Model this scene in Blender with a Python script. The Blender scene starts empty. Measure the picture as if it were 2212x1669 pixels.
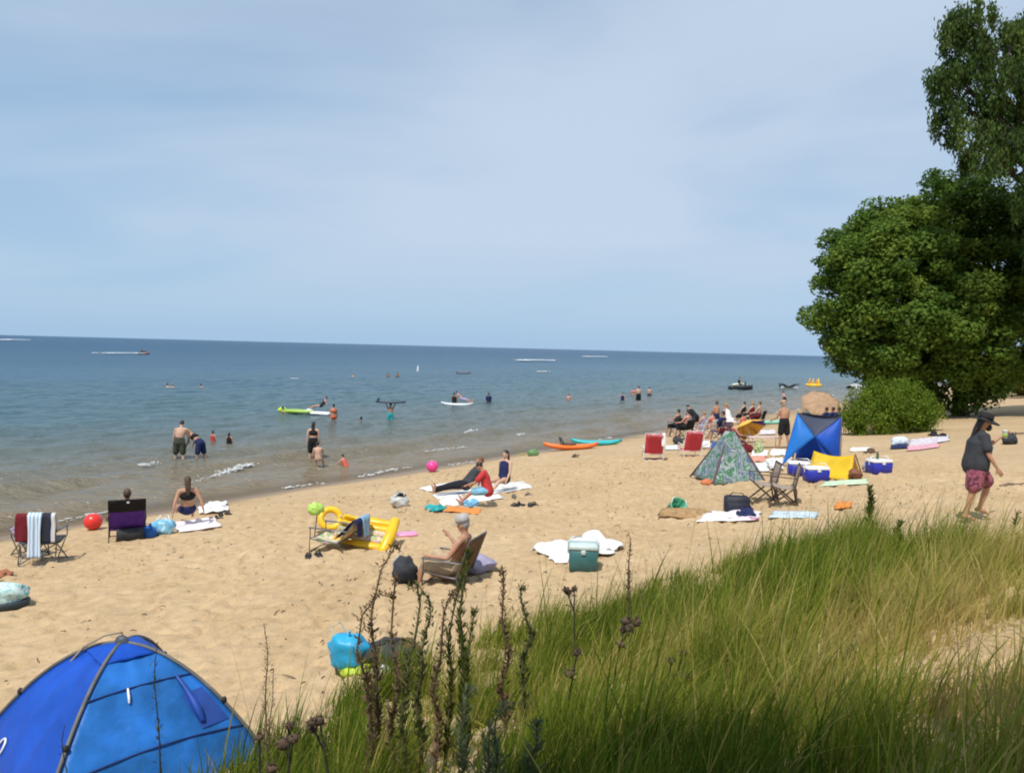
import bpy, math, random
import numpy as np
from mathutils import Vector, Matrix
R = math.radians
rng = np.random.RandomState(7)
rnd = random.Random(11)
SC = bpy.context.scene
COL = SC.collection

# ------------------------------------------------------------------ camera, sky, sun, exposure
PW, FPX = 2211.0, 1670.0
PCX, PCY = PW / 2, PW * 772 / 1024 / 2
CAM = Vector((0, 0, 4.6))
PITCH, ROLL = R(2.85), R(1.47)
FV = Vector((0, math.cos(PITCH), -math.sin(PITCH)))
U0 = Vector((0, math.sin(PITCH), math.cos(PITCH)))
R0 = Vector((1, 0, 0))
RV = R0 * math.cos(ROLL) + U0 * math.sin(ROLL)
UV = U0 * math.cos(ROLL) - R0 * math.sin(ROLL)
cd = bpy.data.cameras.new('camera')
cam = bpy.data.objects.new('camera', cd)
COL.objects.link(cam)
cd.sensor_width = 36
cd.lens = 36 * FPX / PW
cd.clip_start = 0.1
cd.clip_end = 60000
cam.matrix_world = Matrix(((RV.x, UV.x, -FV.x, CAM.x), (RV.y, UV.y, -FV.y, CAM.y), (RV.z, UV.z, -FV.z, CAM.z), (0, 0, 0, 1)))
SC.camera = cam

SUN_EL = R(60)
SHADOW = Vector((0.42, 0.90, 0)).normalized()          # shadows fall away from the camera, a little to the right
to_sun = Vector((-SHADOW.x * math.cos(SUN_EL), -SHADOW.y * math.cos(SUN_EL), math.sin(SUN_EL)))
world = bpy.data.worlds.new('World')
SC.world = world
world.use_nodes = True
wn, wl = world.node_tree.nodes, world.node_tree.links
wn.clear()
wo = wn.new('ShaderNodeOutputWorld')
bg = wn.new('ShaderNodeBackground')
bg.inputs['Strength'].default_value = 0.122
sky = wn.new('ShaderNodeTexSky')
sky.sky_type = 'NISHITA'
sky.sun_disc = False
sky.sun_elevation = SUN_EL
sky.sun_rotation = math.atan2(to_sun.x, to_sun.y)
sky.air_density = 1.0
sky.dust_density = 0.35
sky.ozone_density = 1.6
tc = wn.new('ShaderNodeTexCoord')
# thin streaky high cloud: noise on a plane far overhead (direction / height), stretched along one heading
sep = wn.new('ShaderNodeSeparateXYZ')
wl.new(tc.outputs['Generated'], sep.inputs[0])
zc = wn.new('ShaderNodeMath'); zc.operation = 'MAXIMUM'; zc.inputs[1].default_value = 0.0
wl.new(sep.outputs['Z'], zc.inputs[0])
za = wn.new('ShaderNodeMath'); za.operation = 'ADD'; za.inputs[1].default_value = 0.16
wl.new(zc.outputs[0], za.inputs[0])
dv = wn.new('ShaderNodeVectorMath'); dv.operation = 'DIVIDE'
cmb = wn.new('ShaderNodeCombineXYZ')
for k in range(3):
    wl.new(za.outputs[0], cmb.inputs[k])
wl.new(tc.outputs['Generated'], dv.inputs[0]); wl.new(cmb.outputs[0], dv.inputs[1])
mp = wn.new('ShaderNodeMapping')
mp.inputs['Rotation'].default_value = (0, 0, R(28))
mp.inputs['Scale'].default_value = (0.50, 0.62, 0.25)
mp.inputs['Location'].default_value = (9.4, 5.1, 0.0)
wl.new(dv.outputs[0], mp.inputs['Vector'])
n1 = wn.new('ShaderNodeTexNoise')
n1.inputs['Scale'].default_value = 1.1
n1.inputs['Detail'].default_value = 5
n1.inputs['Roughness'].default_value = 0.46
n1.inputs['Distortion'].default_value = 0.35
wl.new(mp.outputs[0], n1.inputs['Vector'])
cr = wn.new('ShaderNodeValToRGB')
cr.color_ramp.interpolation = 'EASE'
cr.color_ramp.elements[0].position = 0.24
cr.color_ramp.elements[0].color = (0.0, 0.0, 0.0, 1)
cr.color_ramp.elements[1].position = 0.62
cr.color_ramp.elements[1].color = (0.9, 0.9, 0.9, 1)
wl.new(n1.outputs['Fac'], cr.inputs[0])
# summer haze: thick along the whole horizon, thinning with height
hz = wn.new('ShaderNodeValToRGB')
for p_, v_ in ((0.08, .82), (0.28, .66), (0.44, .42)):
    e = hz.color_ramp.elements.new(p_); e.color = (v_, v_, v_, 1)
hz.color_ramp.elements[0].color = (.96, .96, .96, 1)
hz.color_ramp.elements[-1].color = (.3, .3, .3, 1)
wl.new(zc.outputs[0], hz.inputs[0])
mixh = wn.new('ShaderNodeMix'); mixh.data_type = 'RGBA'
wl.new(hz.outputs[0], mixh.inputs['Factor'])
wl.new(sky.outputs[0], mixh.inputs['A'])
mixh.inputs['B'].default_value = (2.95, 4.45, 6.3, 1)
# the streaks thin out towards the horizon
cf = wn.new('ShaderNodeMapRange'); cf.inputs['From Min'].default_value = .015; cf.inputs['From Max'].default_value = .14
wl.new(zc.outputs[0], cf.inputs['Value'])
cm = wn.new('ShaderNodeMath'); cm.operation = 'MULTIPLY'
wl.new(cf.outputs[0], cm.inputs[0]); wl.new(cr.outputs[0], cm.inputs[1])
mixc = wn.new('ShaderNodeMix'); mixc.data_type = 'RGBA'
wl.new(cm.outputs[0], mixc.inputs['Factor'])
wl.new(mixh.outputs['Result'], mixc.inputs['A'])
mixc.inputs['B'].default_value = (4.6, 5.5, 6.65, 1)
wl.new(mixc.outputs['Result'], bg.inputs['Color'])
wl.new(bg.outputs[0], wo.inputs[0])

sl = bpy.data.lights.new('sun', 'SUN')
sl.energy = 4.0
sl.angle = R(0.53)
sl.color = (1.0, 0.95, 0.87)
so = bpy.data.objects.new('sun', sl)
COL.objects.link(so)
so.rotation_euler = to_sun.to_track_quat('Z', 'Y').to_euler()
so.location = (0, 0, 60)
vs = SC.view_settings
vs.view_transform = 'Standard'
vs.look = 'None'
vs.exposure = 0.02
vs.gamma = 1
vs.use_curve_mapping = False
SC.cycles.filter_width = 2.0
SC.cycles.max_bounces = 8
SC.cycles.transparent_max_bounces = 12

# ------------------------------------------------------------------ terrain
DUNE = np.array([(-5.5, 2.6), (-3.9, 3.9), (-2.7, 4.6), (-1.8, 5.7), (-0.9, 7.0), (0.2, 8.4), (1.8, 10.1), (4.6, 11.9), (5.8, 11.6),
                 (6.6, 9.7), (8.2, 7.8), (12, 7), (14, 0), (10, -16), (-12, -16), (-9, -2)], float)
_tab = np.random.RandomState(3).rand(256, 256)


def vnoise(x, y):
    x = np.asarray(x, float); y = np.asarray(y, float)
    xi = np.floor(x).astype(int); yi = np.floor(y).astype(int)
    fx = x - xi; fy = y - yi
    fx = fx * fx * (3 - 2 * fx); fy = fy * fy * (3 - 2 * fy)
    a = _tab[xi & 255, yi & 255]; b = _tab[(xi + 1) & 255, yi & 255]
    c = _tab[xi & 255, (yi + 1) & 255]; d = _tab[(xi + 1) & 255, (yi + 1) & 255]
    return (a * (1 - fx) + b * fx) * (1 - fy) + (c * (1 - fx) + d * fx) * fy


def fbm(x, y, o=4):
    v = 0; a = 0.5; f = 1.0; t = 0
    for k in range(o):
        v = v + a * vnoise(x * f + 17.3 * k, y * f + 5.1 * k); t += a; a *= .5; f *= 2.03
    return v / t


def shore(x, y):
    """s = metres inland from the waterline, t = metres along it"""
    s = (x + 11.6) * .797 - (y - 17.5) * .604
    t = (x + 11.6) * .604 + (y - 17.5) * .797
    return s, t


def dune_in(x, y):
    """signed distance into the dune outline (positive inside)"""
    x = np.asarray(x, float); y = np.asarray(y, float)
    dmin = np.full(x.shape, 1e9); ins = np.zeros(x.shape, bool)
    n = len(DUNE)
    for i in range(n):
        ax, ay = DUNE[i]; bx, by = DUNE[(i + 1) % n]
        ex, ey = bx - ax, by - ay
        u = np.clip(((x - ax) * ex + (y - ay) * ey) / (ex * ex + ey * ey), 0, 1)
        dd = np.hypot(x - ax - u * ex, y - ay - u * ey)
        dmin = np.minimum(dmin, dd)
        cond = ((ay > y) != (by > y)) & (x < (bx - ax) * (y - ay) / ((by - ay) + 1e-12) + ax)
        ins ^= cond
    return np.where(ins, dmin, -dmin)


PS = [-9000, -400, -60, -20, -8, -5, 0, 1.2, 6, 13, 18, 24, 35, 60, 300, 9000]
PZ = [-60, -12, -2.6, -1.0, -.42, -.26, 0, .17, .62, 1.2, 1.8, 2.4, 3.6, 5.5, 16, 60]


def hgt(x, y):
    x = np.asarray(x, float); y = np.asarray(y, float)
    s, t = shore(x, y)
    s = s + (fbm(t * .11, s * .02 + 3) - .5) * 1.1
    z = np.interp(s, PS, PZ)
    land = np.clip((s - .5) / 4, 0, 1)
    z = z + land * ((fbm(x * .35, y * .35, 3) - .5) * .16)
    dn = dune_in(x, y)
    u = np.clip(dn / 5.2, 0, 1)
    z = z + 1.0 * u * u * (3 - 2 * u) * .9 + np.clip(dn / 1.5, 0, 1) * ((fbm(x * .8 + 9, y * .8, 3) - .42) * .22)
    return z


def H1(x, y):
    return float(hgt(np.array([x]), np.array([y]))[0])


def ray(px, py):
    v = RV * ((px - PCX) / FPX) + UV * (-(py - PCY) / FPX) + FV
    return v / v.y


def G(px, py):
    """point of the sand under a photograph position"""
    v = ray(px, py)
    ds = np.concatenate([np.arange(2, 40, .05), np.arange(40, 200, .25)])
    zz = CAM.z + v.z * ds
    hh = np.maximum(hgt(v.x * ds, ds), -.02)
    k = np.argmax(zz <= hh)
    d = ds[k]
    return Vector((v.x * d, d, H1(v.x * d, d)))


def Wt(px, py, z=0.0):
    v = ray(px, py)
    d = (CAM.z - z) / -v.z
    return Vector((v.x * d, d, z))


def AT(px, py, d):
    v = ray(px, py)
    return Vector((v.x * d, d, CAM.z + v.z * d))


def mpp(d):
    return d / FPX

# ------------------------------------------------------------------ materials
MATS = {}


def mat(name, col, rough=.6, var=.12, vscale=9.0, spec=.5, bump=0.0, bscale=60., trans=0.0, metal=0.0):
    if name in MATS:
        return MATS[name]
    m = bpy.data.materials.new(name); m.use_nodes = True
    nt = m.node_tree; b = nt.nodes['Principled BSDF']
    b.inputs['Roughness'].default_value = rough
    b.inputs['Specular IOR Level'].default_value = spec
    b.inputs['Metallic'].default_value = metal
    t = nt.nodes.new('ShaderNodeTexCoord')
    n = nt.nodes.new('ShaderNodeTexNoise'); n.inputs['Scale'].default_value = vscale; n.inputs['Detail'].default_value = 4
    nt.links.new(t.outputs['Object'], n.inputs['Vector'])
    r = nt.nodes.new('ShaderNodeValToRGB')
    lo = [max(0, c * (1 - var * 1.6)) for c in col]; hi = [min(1, c * (1 + var * 1.3)) for c in col]
    r.color_ramp.elements[0].position = .3; r.color_ramp.elements[0].color = (*lo, 1)
    r.color_ramp.elements[1].position = .7; r.color_ramp.elements[1].color = (*hi, 1)
    nt.links.new(n.outputs['Fac'], r.inputs[0]); nt.links.new(r.outputs[0], b.inputs['Base Color'])
    if bump:
        n2 = nt.nodes.new('ShaderNodeTexNoise'); n2.inputs['Scale'].default_value = bscale; n2.inputs['Detail'].default_value = 3
        nt.links.new(t.outputs['Object'], n2.inputs['Vector'])
        bp = nt.nodes.new('ShaderNodeBump'); bp.inputs['Strength'].default_value = bump; bp.inputs['Distance'].default_value = .02
        nt.links.new(n2.outputs['Fac'], bp.inputs['Height']); nt.links.new(bp.outputs[0], b.inputs['Normal'])
    if trans:
        tr = nt.nodes.new('ShaderNodeBsdfTranslucent'); nt.links.new(r.outputs[0], tr.inputs[0])
        mx = nt.nodes.new('ShaderNodeMixShader'); mx.inputs[0].default_value = trans
        nt.links.new(b.outputs[0], mx.inputs[1]); nt.links.new(tr.outputs[0], mx.inputs[2])
        nt.links.new(mx.outputs[0], nt.nodes['Material Output'].inputs[0])
    MATS[name] = m
    return m


def stripes(name, cols, scale, axis='X', rough=.85, distort=.6, wob=2.0):
    """woven cloth in bands of several colours along one axis"""
    if name in MATS:
        return MATS[name]
    m = bpy.data.materials.new(name); m.use_nodes = True
    nt = m.node_tree; b = nt.nodes['Principled BSDF']; b.inputs['Roughness'].default_value = rough
    t = nt.nodes.new('ShaderNodeTexCoord')
    w = nt.nodes.new('ShaderNodeTexWave'); w.wave_type = 'BANDS'; w.bands_direction = axis; w.wave_profile = 'SAW'
    w.inputs['Scale'].default_value = scale; w.inputs['Distortion'].default_value = distort; w.inputs['Detail Scale'].default_value = wob
    nt.links.new(t.outputs['Object'], w.inputs['Vector'])
    r = nt.nodes.new('ShaderNodeValToRGB'); r.color_ramp.interpolation = 'CONSTANT'
    while len(r.color_ramp.elements) < len(cols):
        r.color_ramp.elements.new(.5)
    for i, c in enumerate(cols):
        r.color_ramp.elements[i].position = i / len(cols); r.color_ramp.elements[i].color = (*c, 1)
    nt.links.new(w.outputs['Fac'], r.inputs[0]); nt.links.new(r.outputs[0], b.inputs['Base Color'])
    MATS[name] = m
    return m


def blotch(name, cols, scale, rough=.8, trans=0.0, stretch=(1, 1, 1)):
    """printed cloth: irregular patches of several colours"""
    if name in MATS:
        return MATS[name]
    m = bpy.data.materials.new(name); m.use_nodes = True
    nt = m.node_tree; b = nt.nodes['Principled BSDF']; b.inputs['Roughness'].default_value = rough
    t = nt.nodes.new('ShaderNodeTexCoord')
    mpn = nt.nodes.new('ShaderNodeMapping'); mpn.inputs['Scale'].default_value = stretch
    nt.links.new(t.outputs['Object'], mpn.inputs[0])
    n = nt.nodes.new('ShaderNodeTexNoise'); n.inputs['Scale'].default_value = scale; n.inputs['Detail'].default_value = 3
    n.inputs['Distortion'].default_value = 1.2
    nt.links.new(mpn.outputs[0], n.inputs['Vector'])
    r = nt.nodes.new('ShaderNodeValToRGB'); r.color_ramp.interpolation = 'CONSTANT'
    while len(r.color_ramp.elements) < len(cols):
        r.color_ramp.elements.new(.5)
    for i, c in enumerate(cols):
        r.color_ramp.elements[i].position = .27 + .46 * i / len(cols) if i else 0
        r.color_ramp.elements[i].color = (*c, 1)
    nt.links.new(n.outputs['Fac'], r.inputs[0]); nt.links.new(r.outputs[0], b.inputs['Base Color'])
    if trans:
        tr = nt.nodes.new('ShaderNodeBsdfTranslucent'); nt.links.new(r.outputs[0], tr.inputs[0])
        mx = nt.nodes.new('ShaderNodeMixShader'); mx.inputs[0].default_value = trans
        nt.links.new(b.outputs[0], mx.inputs[1]); nt.links.new(tr.outputs[0], mx.inputs[2])
        nt.links.new(mx.outputs[0], nt.nodes['Material Output'].inputs[0])
    MATS[name] = m
    return m


def tintmat(name, stops, rough=.6, trans=.35, spec=.25, nscale=0.0):
    """plants: colour runs along the per-leaf 'tint' attribute; leaves let some light through"""
    m = bpy.data.materials.new(name); m.use_nodes = True
    nt = m.node_tree; b = nt.nodes['Principled BSDF']; b.inputs['Roughness'].default_value = rough
    b.inputs['Specular IOR Level'].default_value = spec
    a = nt.nodes.new('ShaderNodeAttribute'); a.attribute_name = 'tint'
    r = nt.nodes.new('ShaderNodeValToRGB')
    while len(r.color_ramp.elements) < len(stops):
        r.color_ramp.elements.new(.5)
    for i, (p, c) in enumerate(stops):
        r.color_ramp.elements[i].position = p; r.color_ramp.elements[i].color = (*c, 1)
    nt.links.new(a.outputs['Fac'], r.inputs[0]); nt.links.new(r.outputs[0], b.inputs['Base Color'])
    tr = nt.nodes.new('ShaderNodeBsdfTranslucent'); nt.links.new(r.outputs[0], tr.inputs[0])
    mx = nt.nodes.new('ShaderNodeMixShader'); mx.inputs[0].default_value = trans
    nt.links.new(b.outputs[0], mx.inputs[1]); nt.links.new(tr.outputs[0], mx.inputs[2])
    nt.links.new(mx.outputs[0], nt.nodes['Material Output'].inputs[0])
    return m

# ------------------------------------------------------------------ mesh helpers


class MB:
    def __init__(s):
        s.v = []; s.f = []

    def add(s, vs, fs):
        o = len(s.v); s.v += [tuple(p) for p in vs]; s.f += [tuple(i + o for i in f) for f in fs]
        return s

    def limb(s, pts, rad, side=(1, 0, 0), n=10, cap=True):
        """tube through pts; rad = number or (a, b) per point, a along 'side'"""
        pts = [Vector(p) for p in pts]; side = Vector(side)
        rad = [(r, r) if not isinstance(r, (tuple, list)) else r for r in rad]
        rings = []
        N = len(pts)
        tang = []
        for i in range(N):
            t = (pts[min(i + 1, N - 1)] - pts[max(i - 1, 0)])
            tang.append(t.normalized() if t.length > 1e-9 else Vector((0, 0, 1)))
        P = list(zip(pts, rad, tang))
        if cap:
            p, r, t = P[0]; m = min(r)
            P0 = [(p - t * m * .75, (r[0] * .45, r[1] * .45), t), (p - t * m * .45, (r[0] * .8, r[1] * .8), t)]
            p, r, t = P[-1]; m = min(r)
            P1 = [(p + t * m * .45, (r[0] * .8, r[1] * .8), t), (p + t * m * .75, (r[0] * .45, r[1] * .45), t)]
            P = P0 + P + P1
        for p, r, t in P:
            a = side - t * side.dot(t)
            if a.length < 1e-4:
                a = t.orthogonal()
            a.normalize(); b = t.cross(a)
            rings.append([p + a * (r[0] * math.cos(2 * math.pi * k / n)) + b * (r[1] * math.sin(2 * math.pi * k / n)) for k in range(n)])
        s.loft(rings)
        return s

    def loft(s, rings, cap=True, closed=True):
        o = len(s.v); n = len(rings[0])
        for rg in rings:
            s.v += [tuple(p) for p in rg]
        for i in range(len(rings) - 1):
            for k in range(n if closed else n - 1):
                k2 = (k + 1) % n
                s.f.append((o + i * n + k, o + i * n + k2, o + (i + 1) * n + k2, o + (i + 1) * n + k))
        if cap and closed:
            s.f.append(tuple(o + k for k in reversed(range(n))))
            s.f.append(tuple(o + (len(rings) - 1) * n + k for k in range(n)))
        return s

    def ell(s, c, r, seg=12, rings=8, M=None):
        c = Vector(c); rr = []
        for i in range(1, rings):
            th = math.pi * i / rings
            ring = []
            for k in range(seg):
                ph = 2 * math.pi * k / seg
                p = Vector((r[0] * math.sin(th) * math.cos(ph), r[1] * math.sin(th) * math.sin(ph), -r[2] * math.cos(th)))
                if M is not None:
                    p = M @ p
                ring.append(c + p)
            rr.append(ring)
        return s.loft(rr)

    def box(s, c, size, M=None, bev=.08, taper=1.0):
        """box with cut edges; taper scales the top"""
        c = Vector(c); hx, hy, hz = size[0] / 2, size[1] / 2, size[2] / 2
        b = bev * min(size)
        rings = []
        for z, ins, tp in ((-hz, b, 1), (-hz + b, 0, 1), (hz - b, 0, taper), (hz, b, taper)):
            x, y = hx * tp - ins, hy * tp - ins
            q = b * .8
            pts = [(-x + q, -y), (x - q, -y), (x, -y + q), (x, y - q), (x - q, y), (-x + q, y), (-x, y - q), (-x, -y + q)]
            rings.append([c + (M @ Vector((u, v, z)) if M is not None else Vector((u, v, z))) for u, v in pts])
        return s.loft(rings)

    def grid(s, fn, nu, nv):
        o = len(s.v)
        for i in range(nu + 1):
            for j in range(nv + 1):
                s.v.append(tuple(fn(i / nu, j / nv)))
        for i in range(nu):
            for j in range(nv):
                a = o + i * (nv + 1) + j
                s.f.append((a, a + 1, a + nv + 2, a + nv + 1))
        return s

    def build(s, name, m, parent=None, smooth=True, thick=0.0, remesh=0.0, off=0.0):
        me = bpy.data.meshes.new(name)
        me.from_pydata(s.v, [], s.f); me.update()
        if smooth:
            me.polygons.foreach_set('use_smooth', [True] * len(me.polygons))
        me.materials.append(m)
        o = bpy.data.objects.new(name, me); COL.objects.link(o)
        if parent is not None:
            o.parent = parent
        if thick:
            md = o.modifiers.new('thick', 'SOLIDIFY'); md.thickness = thick; md.offset = off
        if remesh:
            md = o.modifiers.new('skin', 'REMESH'); md.mode = 'VOXEL'; md.voxel_size = remesh; md.use_smooth_shade = True
            md = o.modifiers.new('soft', 'SMOOTH'); md.factor = .5; md.iterations = 3
        return o


def raw_mesh(name, V, T, m, tint=None, smooth=False, parent=None):
    """fast mesh from numpy arrays (V: n x 3, T: m x 3 triangles or m x 4 quads)"""
    me = bpy.data.meshes.new(name)
    V = np.ascontiguousarray(V, np.float32); T = np.ascontiguousarray(T, np.int32)
    k = T.shape[1]
    me.vertices.add(len(V)); me.vertices.foreach_set('co', V.ravel())
    me.loops.add(T.size); me.loops.foreach_set('vertex_index', T.ravel())
    me.polygons.add(len(T)); me.polygons.foreach_set('loop_start', np.arange(0, T.size, k, dtype=np.int32))
    me.polygons.foreach_set('loop_total', np.full(len(T), k, np.int32))
    if smooth:
        me.polygons.foreach_set('use_smooth', np.ones(len(T), bool))
    me.update(calc_edges=True)
    if tint is not None:
        at = me.attributes.new('tint', 'FLOAT', 'POINT'); at.data.foreach_set('value', np.ascontiguousarray(tint, np.float32))
    me.materials.append(m)
    o = bpy.data.objects.new(name, me); COL.objects.link(o)
    if parent is not None:
        o.parent = parent
    return o


def tag(o, label=None, cat=None, group=None, kind=None):
    if label: o['label'] = label
    if cat: o['category'] = cat
    if group: o['group'] = group
    if kind: o['kind'] = kind
    return o


def thing(name, label, cat, loc, rz=0, group=None, tilt=None):
    o = bpy.data.objects.new(name, None); COL.objects.link(o)
    o.empty_display_size = .1
    o.location = loc; o.rotation_euler = (tilt[0] if tilt else 0, tilt[1] if tilt else 0, rz)
    return tag(o, label, cat, group)


def copy_thing(root, loc, rz, label, group=None):
    c = root.copy(); COL.objects.link(c); c.location = loc; c.rotation_euler = (root.rotation_euler.x, root.rotation_euler.y, rz)
    c['label'] = label
    if group: c['group'] = group
    for ch in list(root.children):
        d = ch.copy(); COL.objects.link(d); d.parent = c
        for g in list(ch.children):
            e = g.copy(); COL.objects.link(e); e.parent = d
    return c

# ------------------------------------------------------------------ ground: sand sheet out to the horizon, with footprints


def axis(lo, hi, step, far, grow=1.22):
    a = list(np.arange(lo, hi, step))
    x, st = a[-1], step
    out = []
    while x < far:
        st *= grow; x += st; out.append(x)
    x, st = a[0], step
    pre = []
    while x > -far:
        st *= grow; x -= st; pre.append(x)
    return np.array(pre[::-1] + a + out)


xs = axis(-12.5, 13.0, .06, 12000)
ys = axis(3.2, 29.0, .06, 12000)
XX, YY = np.meshgrid(xs, ys, indexing='ij')
ZZ = hgt(XX, YY)
S_, T_ = shore(XX, YY)
fine = (XX > -12.5) & (XX < 13) & (YY > 3.2) & (YY < 29)
dry = np.clip((S_ - 1.5) / 3, 0, 1) * fine
ZZ += dry * ((fbm(XX * 3.2, YY * 3.2, 3) - .5) * .055 + (fbm(XX * 7.5 + 40, YY * 7.5, 2) - .5) * .05)
fr = np.random.RandomState(5)
for k in range(7500):
    cx0 = fr.uniform(-12.3, 12.8); cy0 = fr.uniform(3.4, 28.8)
    s0, t0 = shore(cx0, cy0)
    if s0 < 2.2 or (k % 2 and s0 < 5):
        continue
    i0, i1 = np.searchsorted(xs, [cx0 - .4, cx0 + .4]); j0, j1 = np.searchsorted(ys, [cy0 - .4, cy0 + .4])
    an = fr.uniform(0, math.pi); a = fr.uniform(.09, .15); b = a * fr.uniform(.42, .65); dep = fr.uniform(.025, .07)
    dx = XX[i0:i1, j0:j1] - cx0; dy = YY[i0:i1, j0:j1] - cy0
    u = dx * math.cos(an) + dy * math.sin(an); v = -dx * math.sin(an) + dy * math.cos(an)
    q = (u / a) ** 2 + (v / b) ** 2
    ZZ[i0:i1, j0:j1] += -dep * np.exp(-q) + dep * .45 * np.exp(-(np.sqrt(q) - 1.6) ** 2 * 4)
nx, ny = len(xs), len(ys)
V = np.stack([XX, YY, ZZ], -1).reshape(-1, 3)
ii = np.arange(nx * ny).reshape(nx, ny)
T = np.stack([ii[:-1, :-1], ii[1:, :-1], ii[1:, 1:], ii[:-1, 1:]], -1).reshape(-1, 4)

sand = bpy.data.materials.new('sand'); sand.use_nodes = True
nt = sand.node_tree; bs = nt.nodes['Principled BSDF']
bs.inputs['Roughness'].default_value = .95
bs.inputs['Specular IOR Level'].default_value = .15
tcn = nt.nodes.new('ShaderNodeTexCoord')


def noise(nt, scale, detail=5, rough=.55, dist=0):
    n = nt.nodes.new('ShaderNodeTexNoise'); n.inputs['Scale'].default_value = scale
    n.inputs['Detail'].default_value = detail; n.inputs['Roughness'].default_value = rough; n.inputs['Distortion'].default_value = dist
    return n


def ramp(nt, stops, interp='LINEAR'):
    r = nt.nodes.new('ShaderNodeValToRGB'); r.color_ramp.interpolation = interp
    while len(r.color_ramp.elements) < len(stops):
        r.color_ramp.elements.new(.5)
    for i, (p, c) in enumerate(stops):
        r.color_ramp.elements[i].position = p; r.color_ramp.elements[i].color = (*c, 1)
    return r


def mixrgb(nt, f, a, b, mode='MIX'):
    m = nt.nodes.new('ShaderNodeMix'); m.data_type = 'RGBA'; m.blend_type = mode
    for key, v in (('Factor', f), ('A', a), ('B', b)):
        if hasattr(v, 'node'):
            nt.links.new(v, m.inputs[key])
        elif key == 'Factor':
            m.inputs[0].default_value = v
        else:
            m.inputs[key].default_value = (*v, 1)
    return m.outputs['Result']


na = noise(nt, .45, 5); nb = noise(nt, 5.0, 6, .65); ncn = noise(nt, 34, 3, .6)
for n in (na, nb, ncn):
    nt.links.new(tcn.outputs['Object'], n.inputs['Vector'])
c1 = ramp(nt, [(.3, (.47, .335, .190)), (.7, (.55, .405, .245))]); nt.links.new(na.outputs['Fac'], c1.inputs[0])
c2 = ramp(nt, [(.32, (.80, .78, .75)), (.62, (1, 1, 1))]); nt.links.new(nb.outputs['Fac'], c2.inputs[0])
c3 = ramp(nt, [(.29, (.50, .45, .4)), (.42, (1, 1, 1))]); nt.links.new(ncn.outputs['Fac'], c3.inputs[0])
m1 = mixrgb(nt, 1.0, c1.outputs[0], c2.outputs[0], 'MULTIPLY')
m2 = mixrgb(nt, .7, m1, c3.outputs[0], 'MULTIPLY')
at = nt.nodes.new('ShaderNodeAttribute'); at.attribute_name = 'tint'
wr = ramp(nt, [(.0, (0, 0, 0)), (1, (1, 1, 1))]); nt.links.new(at.outputs['Fac'], wr.inputs[0])
m3 = mixrgb(nt, wr.outputs[0], m2, (.24, .165, .095))
nt.links.new(m3, bs.inputs['Base Color'])
rr_ = nt.nodes.new('ShaderNodeMapRange'); rr_.inputs['To Min'].default_value = .95; rr_.inputs['To Max'].default_value = .35
nt.links.new(at.outputs['Fac'], rr_.inputs['Value']); nt.links.new(rr_.outputs[0], bs.inputs['Roughness'])
bp = nt.nodes.new('ShaderNodeBump'); bp.inputs['Strength'].default_value = .6; bp.inputs['Distance'].default_value = .05
nt.links.new(nb.outputs['Fac'], bp.inputs['Height']); nt.links.new(bp.outputs[0], bs.inputs['Normal'])
S2 = S_ + (fbm(T_ * .5, S_ * .1 + 8) - .5) * .9
wet = np.clip(1 - (S2 - .5) / .9, 0, 1)
ground = raw_mesh('sand_ground', V, T, sand, tint=wet.ravel(), smooth=True)
tag(ground, kind='structure')

# ------------------------------------------------------------------ lake
sv = [2.0, 1.2, .6]
x, st = .4, .14
while x > -60:
    sv.append(x); x -= st; st = min(st * 1.006, .5)
st = .5
while x > -22000:
    sv.append(x); st *= 1.12; x -= st
sv = np.array(sv)
tv = axis(-45, 150, .32, 22000, 1.2)
SS, TT = np.meshgrid(sv, tv, indexing='ij')
amp = np.clip(-SS / 3, 0, 1) * np.clip(1.2 - np.hypot(SS, TT * .3) / 160, .0, 1)
wob = fbm(TT * .06, SS * .05, 3) * 9
hw = .028 * np.sin(SS * 2 * math.pi / 3.6 + wob * 1.6) + .016 * np.sin(SS * 2 * math.pi / 1.7 + TT * .5 + wob * 3.1) \
    + .25 * (fbm(SS * .8, TT * .38 + 30, 4) - .5) + .17 * (fbm(SS * 2.1 + 9, TT * 1.0, 3) - .5)
# a few steeper swells that break near the sand
for s0, a0, w0 in ((-1.3, .09, .3), (-3.0, .16, .36), (-5.6, .19, .45), (-9.5, .15, .6), (-14, .12, .7)):
    cs = s0 + (fbm(TT * .09 + s0, TT * 0 + 2.0, 3) - .5) * 3.2
    hw += a0 * np.exp(-((SS - cs) / w0) ** 2) * np.clip(vnoise(TT * .16 + s0 * 3, TT * 0 + 4) * 1.8 - .35, 0, 1)
WZ = hw * amp + .004
WX = -11.6 + .797 * SS + .604 * TT
WY = 17.5 - .604 * SS + .797 * TT
ns, ntt = len(sv), len(tv)
ii = np.arange(ns * ntt).reshape(ns, ntt)
Tw = np.stack([ii[:-1, :-1], ii[1:, :-1], ii[1:, 1:], ii[:-1, 1:]], -1).reshape(-1, 4)
water = bpy.data.materials.new('lake_water'); water.use_nodes = True
nt = water.node_tree; bs = nt.nodes['Principled BSDF']
at = nt.nodes.new('ShaderNodeAttribute'); at.attribute_name = 'tint'       # how deep the lake is there
tcn = nt.nodes.new('ShaderNodeTexCoord')
mpa = nt.nodes.new('ShaderNodeMapping'); mpa.inputs['Rotation'].default_value = (0, 0, R(-52.8)); mpa.inputs['Scale'].default_value = (.35, 1, 1)
mpa.vector_type = 'POINT'
nt.links.new(tcn.outputs['Object'], mpa.inputs['Vector'])
nz = noise(nt, .06, 4, .55); nt.links.new(mpa.outputs[0], nz.inputs['Vector'])
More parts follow.
